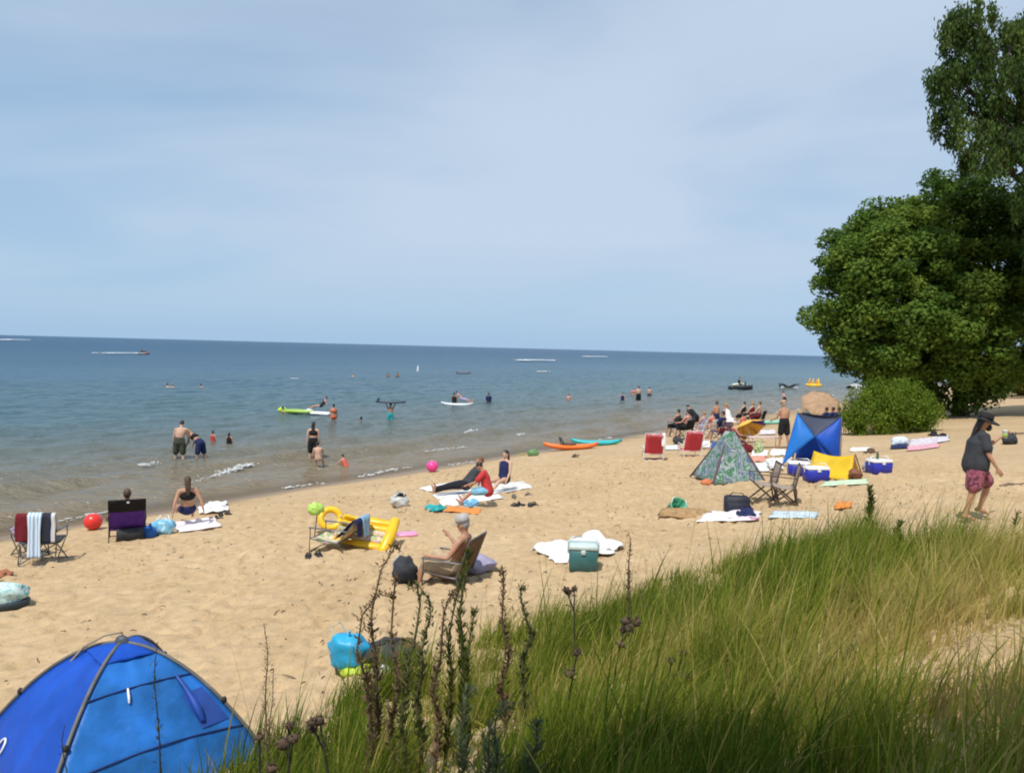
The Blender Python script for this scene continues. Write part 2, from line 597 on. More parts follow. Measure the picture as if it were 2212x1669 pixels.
sc = nt.nodes.new('ShaderNodeMath'); sc.operation = 'MULTIPLY_ADD'; sc.inputs[1].default_value = .22; sc.inputs[2].default_value = -.11
nt.links.new(nz.outputs['Fac'], sc.inputs[0])
ad = nt.nodes.new('ShaderNodeMath'); ad.operation = 'ADD'
nt.links.new(at.outputs['Fac'], ad.inputs[0]); nt.links.new(sc.outputs[0], ad.inputs[1])
dc = ramp(nt, [(0, (.24, .18, .105)), (.14, (.19, .155, .10)), (.30, (.11, .12, .095)), (.46, (.060, .118, .135)), (.66, (.032, .095, .150)), (1, (.014, .062, .140))])
nt.links.new(ad.outputs[0], dc.inputs[0])
nt.links.new(dc.outputs[0], bs.inputs['Base Color'])
bs.inputs['Roughness'].default_value = .13
bs.inputs['IOR'].default_value = 1.33
spr = ramp(nt, [(.2, (.42,) * 3), (.6, (.26,) * 3), (.85, (.13,) * 3)]); nt.links.new(at.outputs['Fac'], spr.inputs[0]); nt.links.new(spr.outputs[0], bs.inputs['Specular IOR Level'])
rgh = ramp(nt, [(.3, (.12,) * 3), (.8, (.32,) * 3)]); nt.links.new(at.outputs['Fac'], rgh.inputs[0]); nt.links.new(rgh.outputs[0], bs.inputs['Roughness'])
n3 = noise(nt, 1.5, 5, .62, .4); n4 = noise(nt, 6.0, 3, .6)
nt.links.new(mpa.outputs[0], n3.inputs['Vector']); nt.links.new(mpa.outputs[0], n4.inputs['Vector'])
sm = nt.nodes.new('ShaderNodeMath'); sm.operation = 'MULTIPLY_ADD'; sm.inputs[1].default_value = .25
nt.links.new(n4.outputs['Fac'], sm.inputs[0]); nt.links.new(n3.outputs['Fac'], sm.inputs[2])
bp = nt.nodes.new('ShaderNodeBump'); bp.inputs['Strength'].default_value = 1.0; bp.inputs['Distance'].default_value = .42
nt.links.new(sm.outputs[0], bp.inputs['Height']); nt.links.new(bp.outputs[0], bs.inputs['Normal'])
al = ramp(nt, [(0, (.25, .25, .25)), (.06, (.9, .9, .9)), (.10, (1, 1, 1))]); nt.links.new(at.outputs['Fac'], al.inputs[0])
nt.links.new(al.outputs[0], bs.inputs['Alpha'])
depth = np.interp(-SS, [-2, 0, 2, 5, 9, 16, 30, 60, 130, 400, 20000], [0, .0, .10, .18, .27, .38, .50, .60, .74, .9, 1])
lake = raw_mesh('lake_water', np.stack([WX, WY, WZ], -1).reshape(-1, 3), Tw, water, tint=depth.ravel(), smooth=True)
tag(lake, kind='structure')

# ------------------------------------------------------------------ foliage


def leaf_quads(C, D, Nn, L, Wd):
    """C centres, D along-leaf unit vectors, Nn normals, L, Wd sizes -> verts (n*4) and quads, a lozenge per leaf"""
    Sd = np.cross(D, Nn); Sd /= np.linalg.norm(Sd, axis=1, keepdims=True) + 1e-9
    L = L[:, None]; Wd = Wd[:, None]
    v0 = C - D * L * .5; v2 = C + D * L * .5
    v1 = C + Sd * Wd * .5 - D * L * .05 + Nn * Wd * .12; v3 = C - Sd * Wd * .5 - D * L * .05 + Nn * Wd * .12
    V = np.stack([v0, v1, v2, v3], 1).reshape(-1, 3)
    T = np.arange(len(V)).reshape(-1, 4)
    return V, T


def rand_dirs(n, r, up=0.0):
    d = r.normal(size=(n, 3)); d[:, 2] += up
    return d / np.linalg.norm(d, axis=1, keepdims=True)


def crown_clumps(lobes, per_m2, nleaf, leaf, r, clump=(.45, .8), hang=0.0, droop=None):
    """clumps over the lobes' surfaces (and some inside); returns leaf arrays and tint"""
    Vs, Ts, tn, o = [], [], [], 0
    for (c, rad) in lobes:
        c = np.array(c); rad = np.array(rad)
        nc = int(4 * math.pi * ((rad[0] * rad[1] * rad[2]) ** (2 / 3)) * per_m2)
        dirs = rand_dirs(nc, r, .1)
        rr = 1.06 - .40 * r.rand(nc) ** 1.2
        rr[r.rand(nc) < .18] *= .75
        cc = c + dirs * rad * rr[:, None]
        for k in range(nc):
            skip = False
            for (c2, r2) in lobes:
                if c2 is not c and np.sum(((cc[k] - np.array(c2)) / np.array(r2)) ** 2) < .45 and not np.allclose(c, c2):
                    skip = True
            if skip and r.rand() < .75:
                continue
            R0_ = r.uniform(*clump); n = int(nleaf * (R0_ / np.mean(clump)) ** 2)
            p = rand_dirs(n, r, .25) * (r.rand(n)[:, None] ** .33) * R0_ * np.array([1, 1, .66])
            if hang:
                p = r.normal(size=(n, 3)) * np.array([R0_ * .32, R0_ * .32, .1])
                q = r.rand(n); p[:, 2] -= q * hang * r.uniform(.5, 1.2); p[:, :2] *= (1.1 - .5 * q)[:, None]
            C = cc[k] + p
            D = rand_dirs(n, r) * np.array([1, 1, .5]); D[:, 2] -= (.35 if not hang else 1.4 if hang > 0 else -1.0)
            D /= np.linalg.norm(D, axis=1, keepdims=True)
            out = dirs[k] * .35 + np.array([0, 0, .45]) + p / (np.linalg.norm(p, axis=1, keepdims=True) + 1e-6) * .85
            Nn = rand_dirs(n, r) * .55 + out
            Nn /= np.linalg.norm(Nn, axis=1, keepdims=True)
            L = r.uniform(.7, 1.25, n) * leaf; Wd = L * (r.uniform(.5, .75, n) if not hang else r.uniform(.28, .45, n))
            v, t = leaf_quads(C, D, Nn, L, Wd)
            Vs.append(v); Ts.append(t + o); o += len(v)
            base = np.clip(r.normal(.46, .22), 0, 1)
            tn.append(np.repeat(np.clip(base + r.normal(0, .12, n), 0, 1), 4))
    return np.concatenate(Vs), np.concatenate(Ts), np.concatenate(tn)


bark = mat('bark', (.075, .058, .042), .9, .35, 3.0, .2, .8, 6)
leafA = tintmat('broad_leaf', [(0, (.045, .092, .014)), (.45, (.108, .190, .026)), (1, (.235, .315, .050))], .6, .45, .15)
leafB = tintmat('willow_leaf', [(0, (.034, .068, .018)), (.5, (.075, .130, .030)), (1, (.15, .205, .05))], .6, .42, .12)
leafC = tintmat('shrub_leaf', [(0, (.065, .115, .010)), (.5, (.125, .195, .018)), (1, (.22, .28, .032))], .6, .40, .12)
leafD = tintmat('bank_leaf', [(0, (.10, .13, .02)), (.5, (.17, .19, .03)), (1, (.25, .25, .05))], .6, .35, .2)


def trunk_mb(root, tips, r0, rr, mid=None):
    """tapered trunk that forks towards the tips"""
    mb = MB(); root = Vector(root)
    fork = mid if mid is not None else root + Vector((0, 0, 3))
    mb.limb([root - Vector((0, 0, .4)), root + Vector((0, 0, .15)), root.lerp(fork, .5) + Vector((rr.uniform(-.2, .2), 0, 0)), fork], [r0 * 1.5, r0 * 1.15, r0 * .9, r0 * .75], n=10)
    for t in tips:
        t = Vector(t); m = fork.lerp(t, .5) + Vector((rr.uniform(-.4, .4), rr.uniform(-.4, .4), rr.uniform(.1, .6)))
        mb.limb([fork - (t - fork).normalized() * .2, m, t], [r0 * .5, r0 * .3, r0 * .08], n=7)
        for q in range(3):
            a = m.lerp(t, rr.uniform(0, .7)); b = a + Vector((rr.uniform(-1, 1), rr.uniform(-1, 1), rr.uniform(.2, 1))) * 1.3
            mb.limb([a, a.lerp(b, .5) + Vector((0, 0, .1)), b], [r0 * .16, r0 * .1, r0 * .03], n=5)
    return mb


def tree(name, label, cat, root, lobes, r0, fork, lm, seed, per_m2, nleaf, leaf, clump, hang=0.0, group=None, bk=None):
    r = np.random.RandomState(seed); q = random.Random(seed)
    root = Vector(root)
    t = thing(name, label, cat, root, 0, group)
    loc = [(np.array(Vector(c) - root), rad) for c, rad in lobes]
    tips = [tuple(Vector(c)) for c, _ in loc]
    trunk_mb((0, 0, 0), tips, r0, q, Vector(fork)).build('trunk', bk or bark, t)
    v, tt, tn = crown_clumps(loc, per_m2, nleaf, leaf, r, clump, hang)
    raw_mesh('crown', v, tt, lm, tint=tn, parent=t)
    return t


def lobe(px, py, d, rpx, ry=None, rz=None):
    r = rpx * mpp(d)
    return (tuple(AT(px, py, d)), (r, ry or r * .95, rz or r * .92))


dA = 47.0
LA = [lobe(1868, 560, dA, 92), lobe(1835, 650, dA, 84), lobe(1950, 590, dA - 1.5, 120), lobe(2065, 490, dA + .5, 132), lobe(2150, 560, dA, 140),
      lobe(1920, 720, dA - 1, 108), lobe(2040, 690, dA - 2.2, 128), lobe(2150, 720, dA - 1.5, 110), lobe(1860, 745, dA, 72), lobe(1960, 800, dA + .3, 85),
      lobe(2060, 790, dA - .8, 92), lobe(2240, 640, dA, 130), lobe(1905, 500, dA + .6, 62)]
rootA = AT(2075, 872, dA); rootA.z = H1(rootA.x, rootA.y)
tree('broadleaf_tree', 'big round leafy tree with bright green crown reaching low over the sand', 'tree', rootA, LA, .42, (.0, 0, 2.6), leafA, 21, .72, 260, .25, (.5, 1.35))
dB = 40.0
LB = []
for px, py, a_, b_ in ((2100, 30, 66, 26), (2055, 62, 34, 22), (2170, 70, 70, 30), (2110, 118, 62, 20), (2050, 150, 46, 17), (2022, 166, 22, 12), (2175, 150, 62, 28), (2100, 205, 62, 22), (2045, 238, 30, 16), (2165, 235, 58, 26),
                       (2110, 275, 46, 20), (2185, 300, 50, 28), (2120, 318, 36, 14), (2235, 90, 60, 70), (2240, 250, 50, 70), (2240, 400, 46, 46), (2255, 520, 52, 60), (2262, 650, 52, 60), (2300, 330, 60, 90), (2310, 130, 70, 90), (2300, 560, 60, 90)):
    m_ = mpp(dB)
    LB.append((tuple(AT(px, py, dB + rnd.uniform(-1.2, 1.2))), (a_ * m_, max(1.1, a_ * m_ * .8), b_ * m_)))
rootB = AT(2345, 900, dB); rootB.z = H1(rootB.x, rootB.y)
tree('willow_tree', 'tall dark tree with drooping sprays hanging in at the top of the photo', 'tree', rootB, LB, .5, (-.5, 0, 9.5), leafB, 33, 1.9, 80, .26, (.3, .75), hang=1.5)
# far bank behind the big tree
rb = np.random.RandomState(4)
for i, (px, py, d, w, h) in enumerate(((2235, 850, 72, 95, 75), (2155, 852, 88, 60, 55), (2330, 850, 66, 120, 90))):
    p = AT(px, py, d); p.z = H1(p.x, p.y)
    m = mpp(d)
    lb = [((p.x + (k - 1) * w * m * .55, p.y + rb.uniform(-1, 1), p.z + h * m * rb.uniform(.3, .5)), (w * m * .5, w * m * .5, h * m * .5)) for k in range(3)]
    tree('bank_shrub', ['yellow green shrub on the bank behind the big tree trunk', 'small sunlit shrub on the far bank beside the trunk', 'yellow green shrub on the bank at the edge of the photo'][i], 'shrub', p, lb, .12, (0, 0, .6), leafD, 50 + i, 2.0, 45, .3, (.4, .7), group='shrubs on the far bank')
# bush standing on the sand in front of the tree
dS = 31.0
pS = G(1918, 935)
dS = pS.y
LS = [lobe(1868, 908, dS, 46), lobe(1930, 900, dS - .4, 54), lobe(1988, 905, dS, 38), lobe(1905, 882, dS + .6, 40), lobe(1955, 872, dS + .5, 28), lobe(1840, 925, dS, 26), lobe(2010, 915, dS - .3, 26), lobe(1905, 920, dS - .8, 40), lobe(1975, 920, dS - .8, 34)]
tree('beach_bush', 'low feathery green bush growing on the sand below the big tree', 'shrub', pS, LS, .07, (0, 0, .35), leafC, 61, 5.5, 80, .14, (.16, .62), hang=-.85)
# tree behind the camera: its shade lies over the near grass
pT = Vector((-1.2, -5.5, 0)); pT.z = H1(pT.x, pT.y)
LT = [((-.9, -2.3, 10.4), (2.5, 1.9, 1.6)), ((2.0, -3.2, 10.6), (2.3, 2.0, 1.6)), ((-2.9, -3.4, 10.6), (2.2, 1.9, 1.5)), ((4.4, -3.4, 11.0), (2.0, 2.0, 1.5)), ((.2, -5.0, 11.6), (2.6, 2.0, 1.6))]
tree('shade_tree', 'leafy tree standing behind the viewer whose shade darkens the near grass', 'tree', pT, LT, .3, (.2, .4, 4.4), leafA, 71, 1.6, 110, .26, (.5, .95))

# ------------------------------------------------------------------ dune grass
gr = np.random.RandomState(12)
NG = 620000
gx = gr.uniform(-5.5, 10.5, NG); gy = gr.uniform(1.3, 14.2, NG)
# two thirds of the blades grow in tufts and splay out from the tuft's middle
NTU = 7200
tcx = gr.uniform(-5.5, 10.5, NTU); tcy = gr.uniform(1.3, 14.2, NTU); tsz = gr.uniform(.04, .13, NTU); tht = gr.uniform(.75, 1.45, NTU); ttn = gr.normal(0, .17, NTU)
tid = np.where(gr.rand(NG) < .68, gr.randint(0, NTU, NG), -1)
tox = gr.normal(0, 1, NG); toy = gr.normal(0, 1, NG)
gx = np.where(tid >= 0, tcx[tid] + tox * tsz[tid], gx); gy = np.where(tid >= 0, tcy[tid] + toy * tsz[tid], gy)
dn = dune_in(gx, gy)
patch = fbm(gx * .55 + 3, gy * .55 + 7, 3)
dry_ = fbm(gx * .38 + 31, gy * .38 + 2, 3)
edge = np.clip((dn + .25 + (patch - .5) * 1.3) / .8, 0, 1)
# bare, dry hollow on the right of the slope and a trodden gap by the path
bare = np.exp(-(((gx - 2.9) / 1.1) ** 2 + ((gy - 4.5) / .75) ** 2)) * .72 + np.exp(-(((gx - 7.6) / 1.6) ** 2 + ((gy - 9.9) / 1.1) ** 2)) * .8 + np.exp(-(((gx - 4.6) / .8) ** 2 + ((gy - 8.2) / .6) ** 2)) * .6
clump_ = np.clip((fbm(gx * 2.3 + 11, gy * 2.3, 2) - .30) * 3.4, .10, 1)
edge *= 1 - .9 * np.exp(-(((gx + 2.7) / .9) ** 2 + ((gy - 4.9) / .8) ** 2)) * (gy > 4.2)
keep = gr.rand(NG) < edge * clump_ * np.clip(1 - bare, 0, 1) * np.where(gy < 2.6, .35, 1)
u_in = (np.abs(gx / np.maximum(gy, .1)) < .80) | (gy < 3)
keep &= u_in
gx, gy, dn, patch, dry_, edge, bare, tid, tox, toy = [a[keep] for a in (gx, gy, dn, patch, dry_, edge, bare, tid, tox, toy)]
n = len(gx)
gz = hgt(gx, gy)
tall = np.exp(-(((gx - 5.5) / .75) ** 2 + ((gy - 11.3) / .8) ** 2))
tuft = np.clip((fbm(gx * 2.3 + 11, gy * 2.3, 2) - .36) * 3.0, 0, 1)
nearc = np.exp(-(((gx + .4) / 1.6) ** 2 + ((gy - 5.4) / 1.6) ** 2))
Hh = (.12 + .26 * np.clip(patch * 1.6 - .3, 0, 1) + .16 * tuft + .34 * tall - .05 * nearc) * gr.uniform(.5, 1.35, n) * (.55 + .45 * edge) * (1 - .6 * bare)
Hh *= np.where(tid >= 0, tht[tid], .8)
long_ = gr.rand(n) < .06
Hh = np.where(long_, Hh * gr.uniform(1.4, 2.0, n), Hh)
Wb = np.where(gr.rand(n) < .16, gr.uniform(.010, .017, n), gr.uniform(.0035, .0085, n)) * (1 + .045 * gy)
az = np.where(tid >= 0, np.arctan2(toy, tox) + gr.normal(0, .5, n), gr.uniform(0, 2 * math.pi, n)); lean = np.abs(gr.normal(.26, .26, n)) * Hh; wind = .18 * Hh
tx, ty = np.cos(az), np.sin(az)
ph = gr.uniform(0, 2 * math.pi, n); wx, wy = np.cos(ph), np.sin(ph)
lv = [0, .4, .75, 1.0]; V4 = []
for q in lv:
    cx_ = gx + tx * lean * q ** 1.8 + wind * q ** 2; cy_ = gy + ty * lean * q ** 1.8; cz_ = gz - .02 + Hh * (q - .18 * q * q * (lean / np.maximum(Hh, 1e-3)))
    ww = Wb * (1 - q) ** .7 * .5
    if q < 1:
        V4.append(np.stack([cx_ - wx * ww, cy_ - wy * ww, cz_], -1)); V4.append(np.stack([cx_ + wx * ww, cy_ + wy * ww, cz_], -1))
    else:
        V4.append(np.stack([cx_, cy_, cz_], -1))
Vg = np.stack(V4, 1).reshape(-1, 3)
b0 = (np.arange(n) * 7)[:, None]
Tg = np.concatenate([b0 + np.array([[0, 1, 3]]), b0 + np.array([[0, 3, 2]]), b0 + np.array([[2, 3, 5]]), b0 + np.array([[2, 5, 4]]), b0 + np.array([[4, 5, 6]])], 0)
tint = np.clip(.13 + .85 * np.clip((dry_ - .42) * 2.6, 0, 1) + bare * .5 - tall * .35 + gr.normal(0, .17, n) + (fbm(gx * 3 + 5, gy * 3, 2) - .5) * .5, 0, 1)
tint = np.clip(tint + np.where(tid >= 0, ttn[tid], 0), 0, 1)
tint = np.where(gr.rand(n) < .13, gr.uniform(.75, 1, n), tint)
gmat = tintmat('dune_grass', [(0, (.075, .125, .012)), (.35, (.150, .215, .018)), (.65, (.27, .285, .038)), (1, (.50, .39, .14))], .7, .42, .08)
gt = np.repeat(tint, 7)
go = raw_mesh('dune_grass', Vg, Tg, gmat, tint=gt)
tag(go, kind='stuff')
# dry litter lying between the tufts
nl = 30000
lx = gr.uniform(-4.5, 10, nl); ly = gr.uniform(2, 13.5, nl); k = dune_in(lx, ly) > -.1; lx, ly = lx[k], ly[k]; nl = len(lx)
C = np.stack([lx, ly, hgt(lx, ly) + gr.uniform(.005, .05, nl)], -1)
D = rand_dirs(nl, gr) * np.array([1, 1, .25]); D /= np.linalg.norm(D, axis=1, keepdims=True)
Nn = rand_dirs(nl, gr) * .5 + np.array([0, 0, 1]); Nn /= np.linalg.norm(Nn, axis=1, keepdims=True)
v, t = leaf_quads(C, D, Nn, gr.uniform(.06, .25, nl), gr.uniform(.005, .012, nl))
tag(raw_mesh('dry_litter', v, t, gmat, tint=np.repeat(gr.uniform(.6, 1, nl), 4)), kind='stuff')
# driftwood crumbs, twigs and weed scraps on the open sand
nd = 4200
dx_ = gr.uniform(-12, 11, nd); dy_ = 3.6 + 24 * gr.rand(nd) ** 1.5
s_, t_ = shore(dx_, dy_)
k = (s_ > 1.2) & (dune_in(dx_, dy_) < 0) & ((fbm(dx_ * .5, dy_ * .5, 2) > .5) | (gr.rand(nd) < .25)); dx_, dy_ = dx_[k], dy_[k]; nd = len(dx_)
mbd = MB()
for i in range(nd):
    a = rnd.uniform(0, math.pi); L = rnd.uniform(.02, .085) * (2.4 if rnd.random() < .05 else 1); w = rnd.uniform(.004, .010)
    p = Vector((dx_[i], dy_[i], H1(dx_[i], dy_[i]) + .018)); q = Vector((math.cos(a), math.sin(a), rnd.uniform(-.1, .2))) * L
    mbd.limb([p - q * .5, p + Vector((0, 0, .012)), p + q * .5], [w * .6, w, w * .5], n=5, cap=False)
tag(mbd.build('beach_debris', mat('debris', (.10, .072, .045), .9, .4, 20)), kind='stuff')

# ------------------------------------------------------------------ tall weeds at the front, each a plant of its own
stemg = mat('weed_stem', (.10, .095, .035), .7, .3, 14)
stemd = mat('dry_stem', (.13, .085, .045), .8, .3, 14)
stemk = mat('dark_stem', (.035, .030, .020), .8, .3, 14)
leafW = tintmat('weed_leaf', [(0, (.055, .080, .022)), (.5, (.105, .120, .038)), (1, (.20, .175, .07))], .6, .3, .2)
leafK = tintmat('dark_leaf', [(0, (.045, .065, .012)), (.6, (.080, .105, .020)), (1, (.13, .135, .035))], .8, .3, .05)
leafS = tintmat('sage_leaf', [(0, (.085, .115, .055)), (.5, (.125, .160, .080)), (1, (.19, .22, .12))], .8, .3, .05)
leafR = tintmat('dry_leaf', [(0, (.10, .062, .032)), (.5, (.17, .11, .06)), (1, (.27, .19, .11))], .8, .25, .1)


def weed(px, py, d, label, stem, lm, r0=.009, leaf=.05, wid=.35, per=150, kink=.05, hook=0.0, start=.25, spread=.04, group='tall weeds at the front of the dune', up=.9, name='tall_weed'):
    top = AT(px, py, d); root = Vector((top.x + rnd.uniform(-.06, .06), d, 0)); root.z = H1(root.x, root.y)
    h = top.z - root.z
    t = thing(name, label, 'weed', root, 0, group)
    pts = []; rr = np.random.RandomState(int(px * 7 + py))
    ax = top.x - root.x
    for k in range(13):
        q = k / 12
        x = ax * q + kink * (math.sin(q * 9 + px) * .5 + math.sin(q * 17 + py) * .3) * q
        y = kink * math.cos(q * 8 + py) * .5 * q
        z = h * q
        if hook and q > .75:
            e = (q - .75) / .25
            x += hook * e ** 2; z = h * (.75 + .25 * math.sin(e * 2.0) / math.sin(2.0) * (1.05 - .05 * e))
        pts.append(Vector((x, y, z)))
    MB().limb(pts, [r0 * 1.25 * (1 - .7 * k / 12) for k in range(13)], n=6).build('stem', stem, t)
    qs = start + (1 - start) * rr.rand(per) ** .9
    idx = qs * 12; i0 = np.minimum(idx.astype(int), 11); f = (idx - i0)[:, None]
    P = np.array([tuple(p) for p in pts]); C = P[i0] * (1 - f) + P[i0 + 1] * f
    D = rand_dirs(per, rr) * np.array([1, 1, .3]); D[:, 2] += up; D /= np.linalg.norm(D, axis=1, keepdims=True)
    L = leaf * rr.uniform(.5, 1.2, per) * (1.25 - .75 * qs)
    C = C + D * (L * .5)[:, None] + rr.normal(size=(per, 3)) * spread * .25
    Nn = rand_dirs(per, rr)
    v, tt = leaf_quads(C, D, Nn, L, L * wid)
    raw_mesh('foliage', v, tt, lm, tint=np.repeat(np.clip(rr.normal(.5, .22, per), 0, 1), 4), parent=t)
    return t, pts


wl_ = [
    (822, 1192, 4.7, 'tallest wavy brown weed stalk, its tip just left of the seated man', .05), (790, 1292, 4.6, 'hooked brown weed stalk, leftmost of the front clump', .10),
    (851, 1262, 4.6, 'thin curling weed stalk rising in front of the dark bag', .05), (887, 1275, 4.5, 'wavy weed stalk with small leaves below the seated man', .03),
    (912, 1262, 4.7, 'upright leafy weed stalk right of the dark bag', .0), (955, 1285, 4.6, 'drooping thin weed stalk left of the thick green weed', .05),
    (1083, 1243, 4.8, 'bare curved weed stalk standing alone right of the thick green weed', .05), (1133, 1272, 5.2, 'short thin weed stalk at the edge of the bright grass', .03)]
for px, py, d, lb, hk in wl_:
    weed(px, py, d, lb, stemd if hk > .04 else stemg, leafW if hk < .04 else leafR, .011, .058, .34, 330, .10, hk, .12)
weed(998, 1205, 4.6, 'thick dark green weed with feathery leaves below the seated man', stemg, leafK, .012, .075, .22, 620, .04, .02, .05, up=1.6)
weed(1012, 1330, 4.5, 'shorter green weed beside the thick dark green weed', stemg, leafK, .010, .07, .22, 380, .05, .02, .05, up=1.5)
weed(985, 1262, 4.65, 'slim green weed stem rising just left of the thick dark green weed', stemg, leafK, .010, .07, .22, 360, .05, .03, .05, up=1.5)
weed(572, 1345, 5.0, 'pale dry feathery weed standing right of the blue tent', stemd, leafR, .006, .06, .10, 220, .02, .0, .1)
weed(590, 1440, 4.8, 'lower pale dry weed beside the feathery one near the tent', stemd, leafR, .005, .055, .12, 120, .02, .0, .1)
weed(337, 1385, 4.2, 'tall dark thin weed standing before the blue tent', stemk, leafK, .006, .05, .2, 110, .02, .0, .2)
weed(432 - 290, 1560, 4.0, 'small dark weed in front of the tent pole', stemk, leafK, .005, .045, .2, 60, .03, .0, .2)
weed(1357, 1160, 7.2, 'slender brown weed right of the white blanket', stemd, leafR, .010, .06, .3, 160, .03, .0, .2)
weed(1385, 1260, 7.0, 'leaning thin weed near the white blanket corner', stemd, leafR, .006, .05, .3, 60, .05, .03, .2)
weed(1880, 1050, 10.2, 'tall dense green weed at the crest of the dune by the beach', stemg, leafK, .016, .13, .25, 420, .03, .0, .05)
weed(1945, 1130, 9.4, 'dark green upright weed just below the crest of the dune', stemg, leafK, .014, .11, .25, 260, .03, .02, .05)
weed(2197, 1105, 9.0, 'dark single weed beside the path at the edge of the photo', stemg, leafK, .014, .10, .3, 160, .03, .0, .2)
for px, py, d, lb in ((1010, 1490, 3.8, 'soft grey green sage plant at the front of the grass, leftmost'), (1085, 1530, 3.6, 'grey green sage plant with a curled tip beside the others'), (1150, 1560, 3.7, 'smaller grey green sage plant, rightmost of the sage'),
                      (1835, 1400, 5.0, 'bluish grey sage clump in the middle of the grass slope'), (1050, 1580, 3.4, 'lowest grey green sage plant at the very front')):
    weed(px, py, d, lb, stemg, leafS, .008, .085, .16, 260, .05, .03, .0, group='grey green sage plants in the grass', name='sage_plant')


def seedhead(px, py, d, label, n=3):
    top = AT(px, py, d); root = Vector((top.x + rnd.uniform(-.08, .08), d + .05, 0)); root.z = H1(root.x, root.y)
    t = thing('seed_head_plant', label, 'weed', root, 0, 'dry brown seed heads in the grass')
    h = top.z - root.z; tp = top - root
    MB().limb([(0, 0, 0), Vector((tp.x * .4, .0, h * .55)), tp], [.008, .006, .005], n=6).build('stem', stemk, t)
    for k in range(n):
        c = tp + Vector((rnd.uniform(-.09, .09), rnd.uniform(-.05, .05), rnd.uniform(-.16, .0))) if k else tp
        r = rnd.uniform(.022, .036); mb = MB()
        mb.ell(c, (r, r, r * .8), 8, 6)
        for q in range(14):
            dd = Vector((rnd.gauss(0, 1), rnd.gauss(0, 1), rnd.gauss(.4, .8))).normalized()
            mb.limb([c + dd * r * .7, c + dd * r * 1.5], [.006, .002], n=4, cap=False)
        if k:
            b = Vector((tp.x * .7, 0, h * .72)); mb.limb([b, c], [.004, .003], n=5)
        mb.build('seed_head', mat('seed_head', (.075, .048, .028), .95, .4, 30), t)
    return t


for px, py, d, lb, n in ((1246, 1408, 4.6, 'round brown seed head left of the cluster in the grass', 2), (1352, 1340, 5.0, 'stacked brown seed heads on one tall stem', 5), (1450, 1425, 4.7, 'pair of dark seed heads right of the stacked ones', 2),
                         (1475, 1408, 4.9, 'single small seed head furthest right of the dark ones', 1), (1240, 1270, 6.6, 'rusty seed head at the upper edge of the bright grass', 3), (625, 1565, 3.9, 'brown seed heads low beside the tent corner', 3),
                         (560, 1590, 3.7, 'lowest brown seed heads next to the tent hem', 2), (690, 1555, 4.0, 'brown seed heads between tent and bucket', 3), (1715, 1385, 5.3, 'single dark seed head in the yellow grass', 1), (1590, 1365, 5.6, 'pale pinkish seed heads in the yellow grass', 3)):
    seedhead(px, py, d, lb, n)

# ------------------------------------------------------------------ people
SK = {'fair': mat('skin_fair', (.56, .345, .245), .55, .06, 6, .35), 'tan': mat('skin_tan', (.44, .235, .145), .5, .06, 6, .4),
      'pink': mat('skin_pink', (.56, .30, .225), .5, .08, 6, .4), 'brown': mat('skin_brown', (.27, .14, .085), .5, .06, 6, .4)}
HR = {'brown': mat('hair_brown', (.075, .045, .025), .6, .3, 40), 'dark': mat('hair_dark', (.018, .014, .012), .5, .3, 40),
      'blond': mat('hair_blond', (.30, .20, .09), .6, .25, 40), 'grey': mat('hair_grey', (.35, .34, .33), .7, .2, 40), 'red': mat('hair_red', (.17, .07, .03), .6, .3, 40)}


def cloth(name, col, **k):
    return mat('cloth_' + name, col, k.pop('rough', .85), k.pop('var', .14), k.pop('vscale', 8), .25, .25, 30, **k)


CL = {'black': cloth('black', (.014, .014, .017)), 'charcoal': cloth('charcoal', (.045, .048, .055)), 'navy': cloth('navy', (.018, .025, .085)), 'red': cloth('red', (.48, .045, .045)),
      'white': cloth('white', (.80, .80, .80), var=.03), 'teal': cloth('teal', (.03, .33, .34)), 'olive': cloth('olive', (.055, .06, .04), var=.35), 'grey': cloth('grey', (.28, .28, .30)),
      'blue': cloth('blue', (.03, .13, .42)), 'pink': cloth('pink', (.72, .12, .33)), 'coral': cloth('coral', (.62, .13, .08)), 'green': cloth('green', (.04, .30, .16)), 'lavender': cloth('lavender', (.33, .30, .42)),
      'plum': blotch('cloth_plum', [(.20, .035, .075), (.34, .10, .14), (.12, .02, .05), (.38, .19, .2)], 9), 'mint': cloth('mint', (.25, .58, .48)), 'lightblue': cloth('lightblue', (.20, .47, .66)),
      'maroon': cloth('maroon', (.15, .014, .022)), 'purple': cloth('purple', (.085, .028, .27)), 'brown': cloth('brown', (.13, .075, .038)), 'beige': cloth('beige', (.45, .34, .22)),
      'yellow': cloth('yellow', (.80, .52, .03)), 'orange': cloth('orange', (.70, .25, .06))}


def sdir(a, ab=0.0, sg=1):
    a = R(a); ab = R(ab)
    return Vector((sg * math.sin(ab), math.sin(a) * math.cos(ab), -math.cos(a) * math.cos(ab)))


def udir(a, side=0):
    return Vector((math.sin(R(side)), math.sin(R(a)), math.cos(R(a)))).normalized()


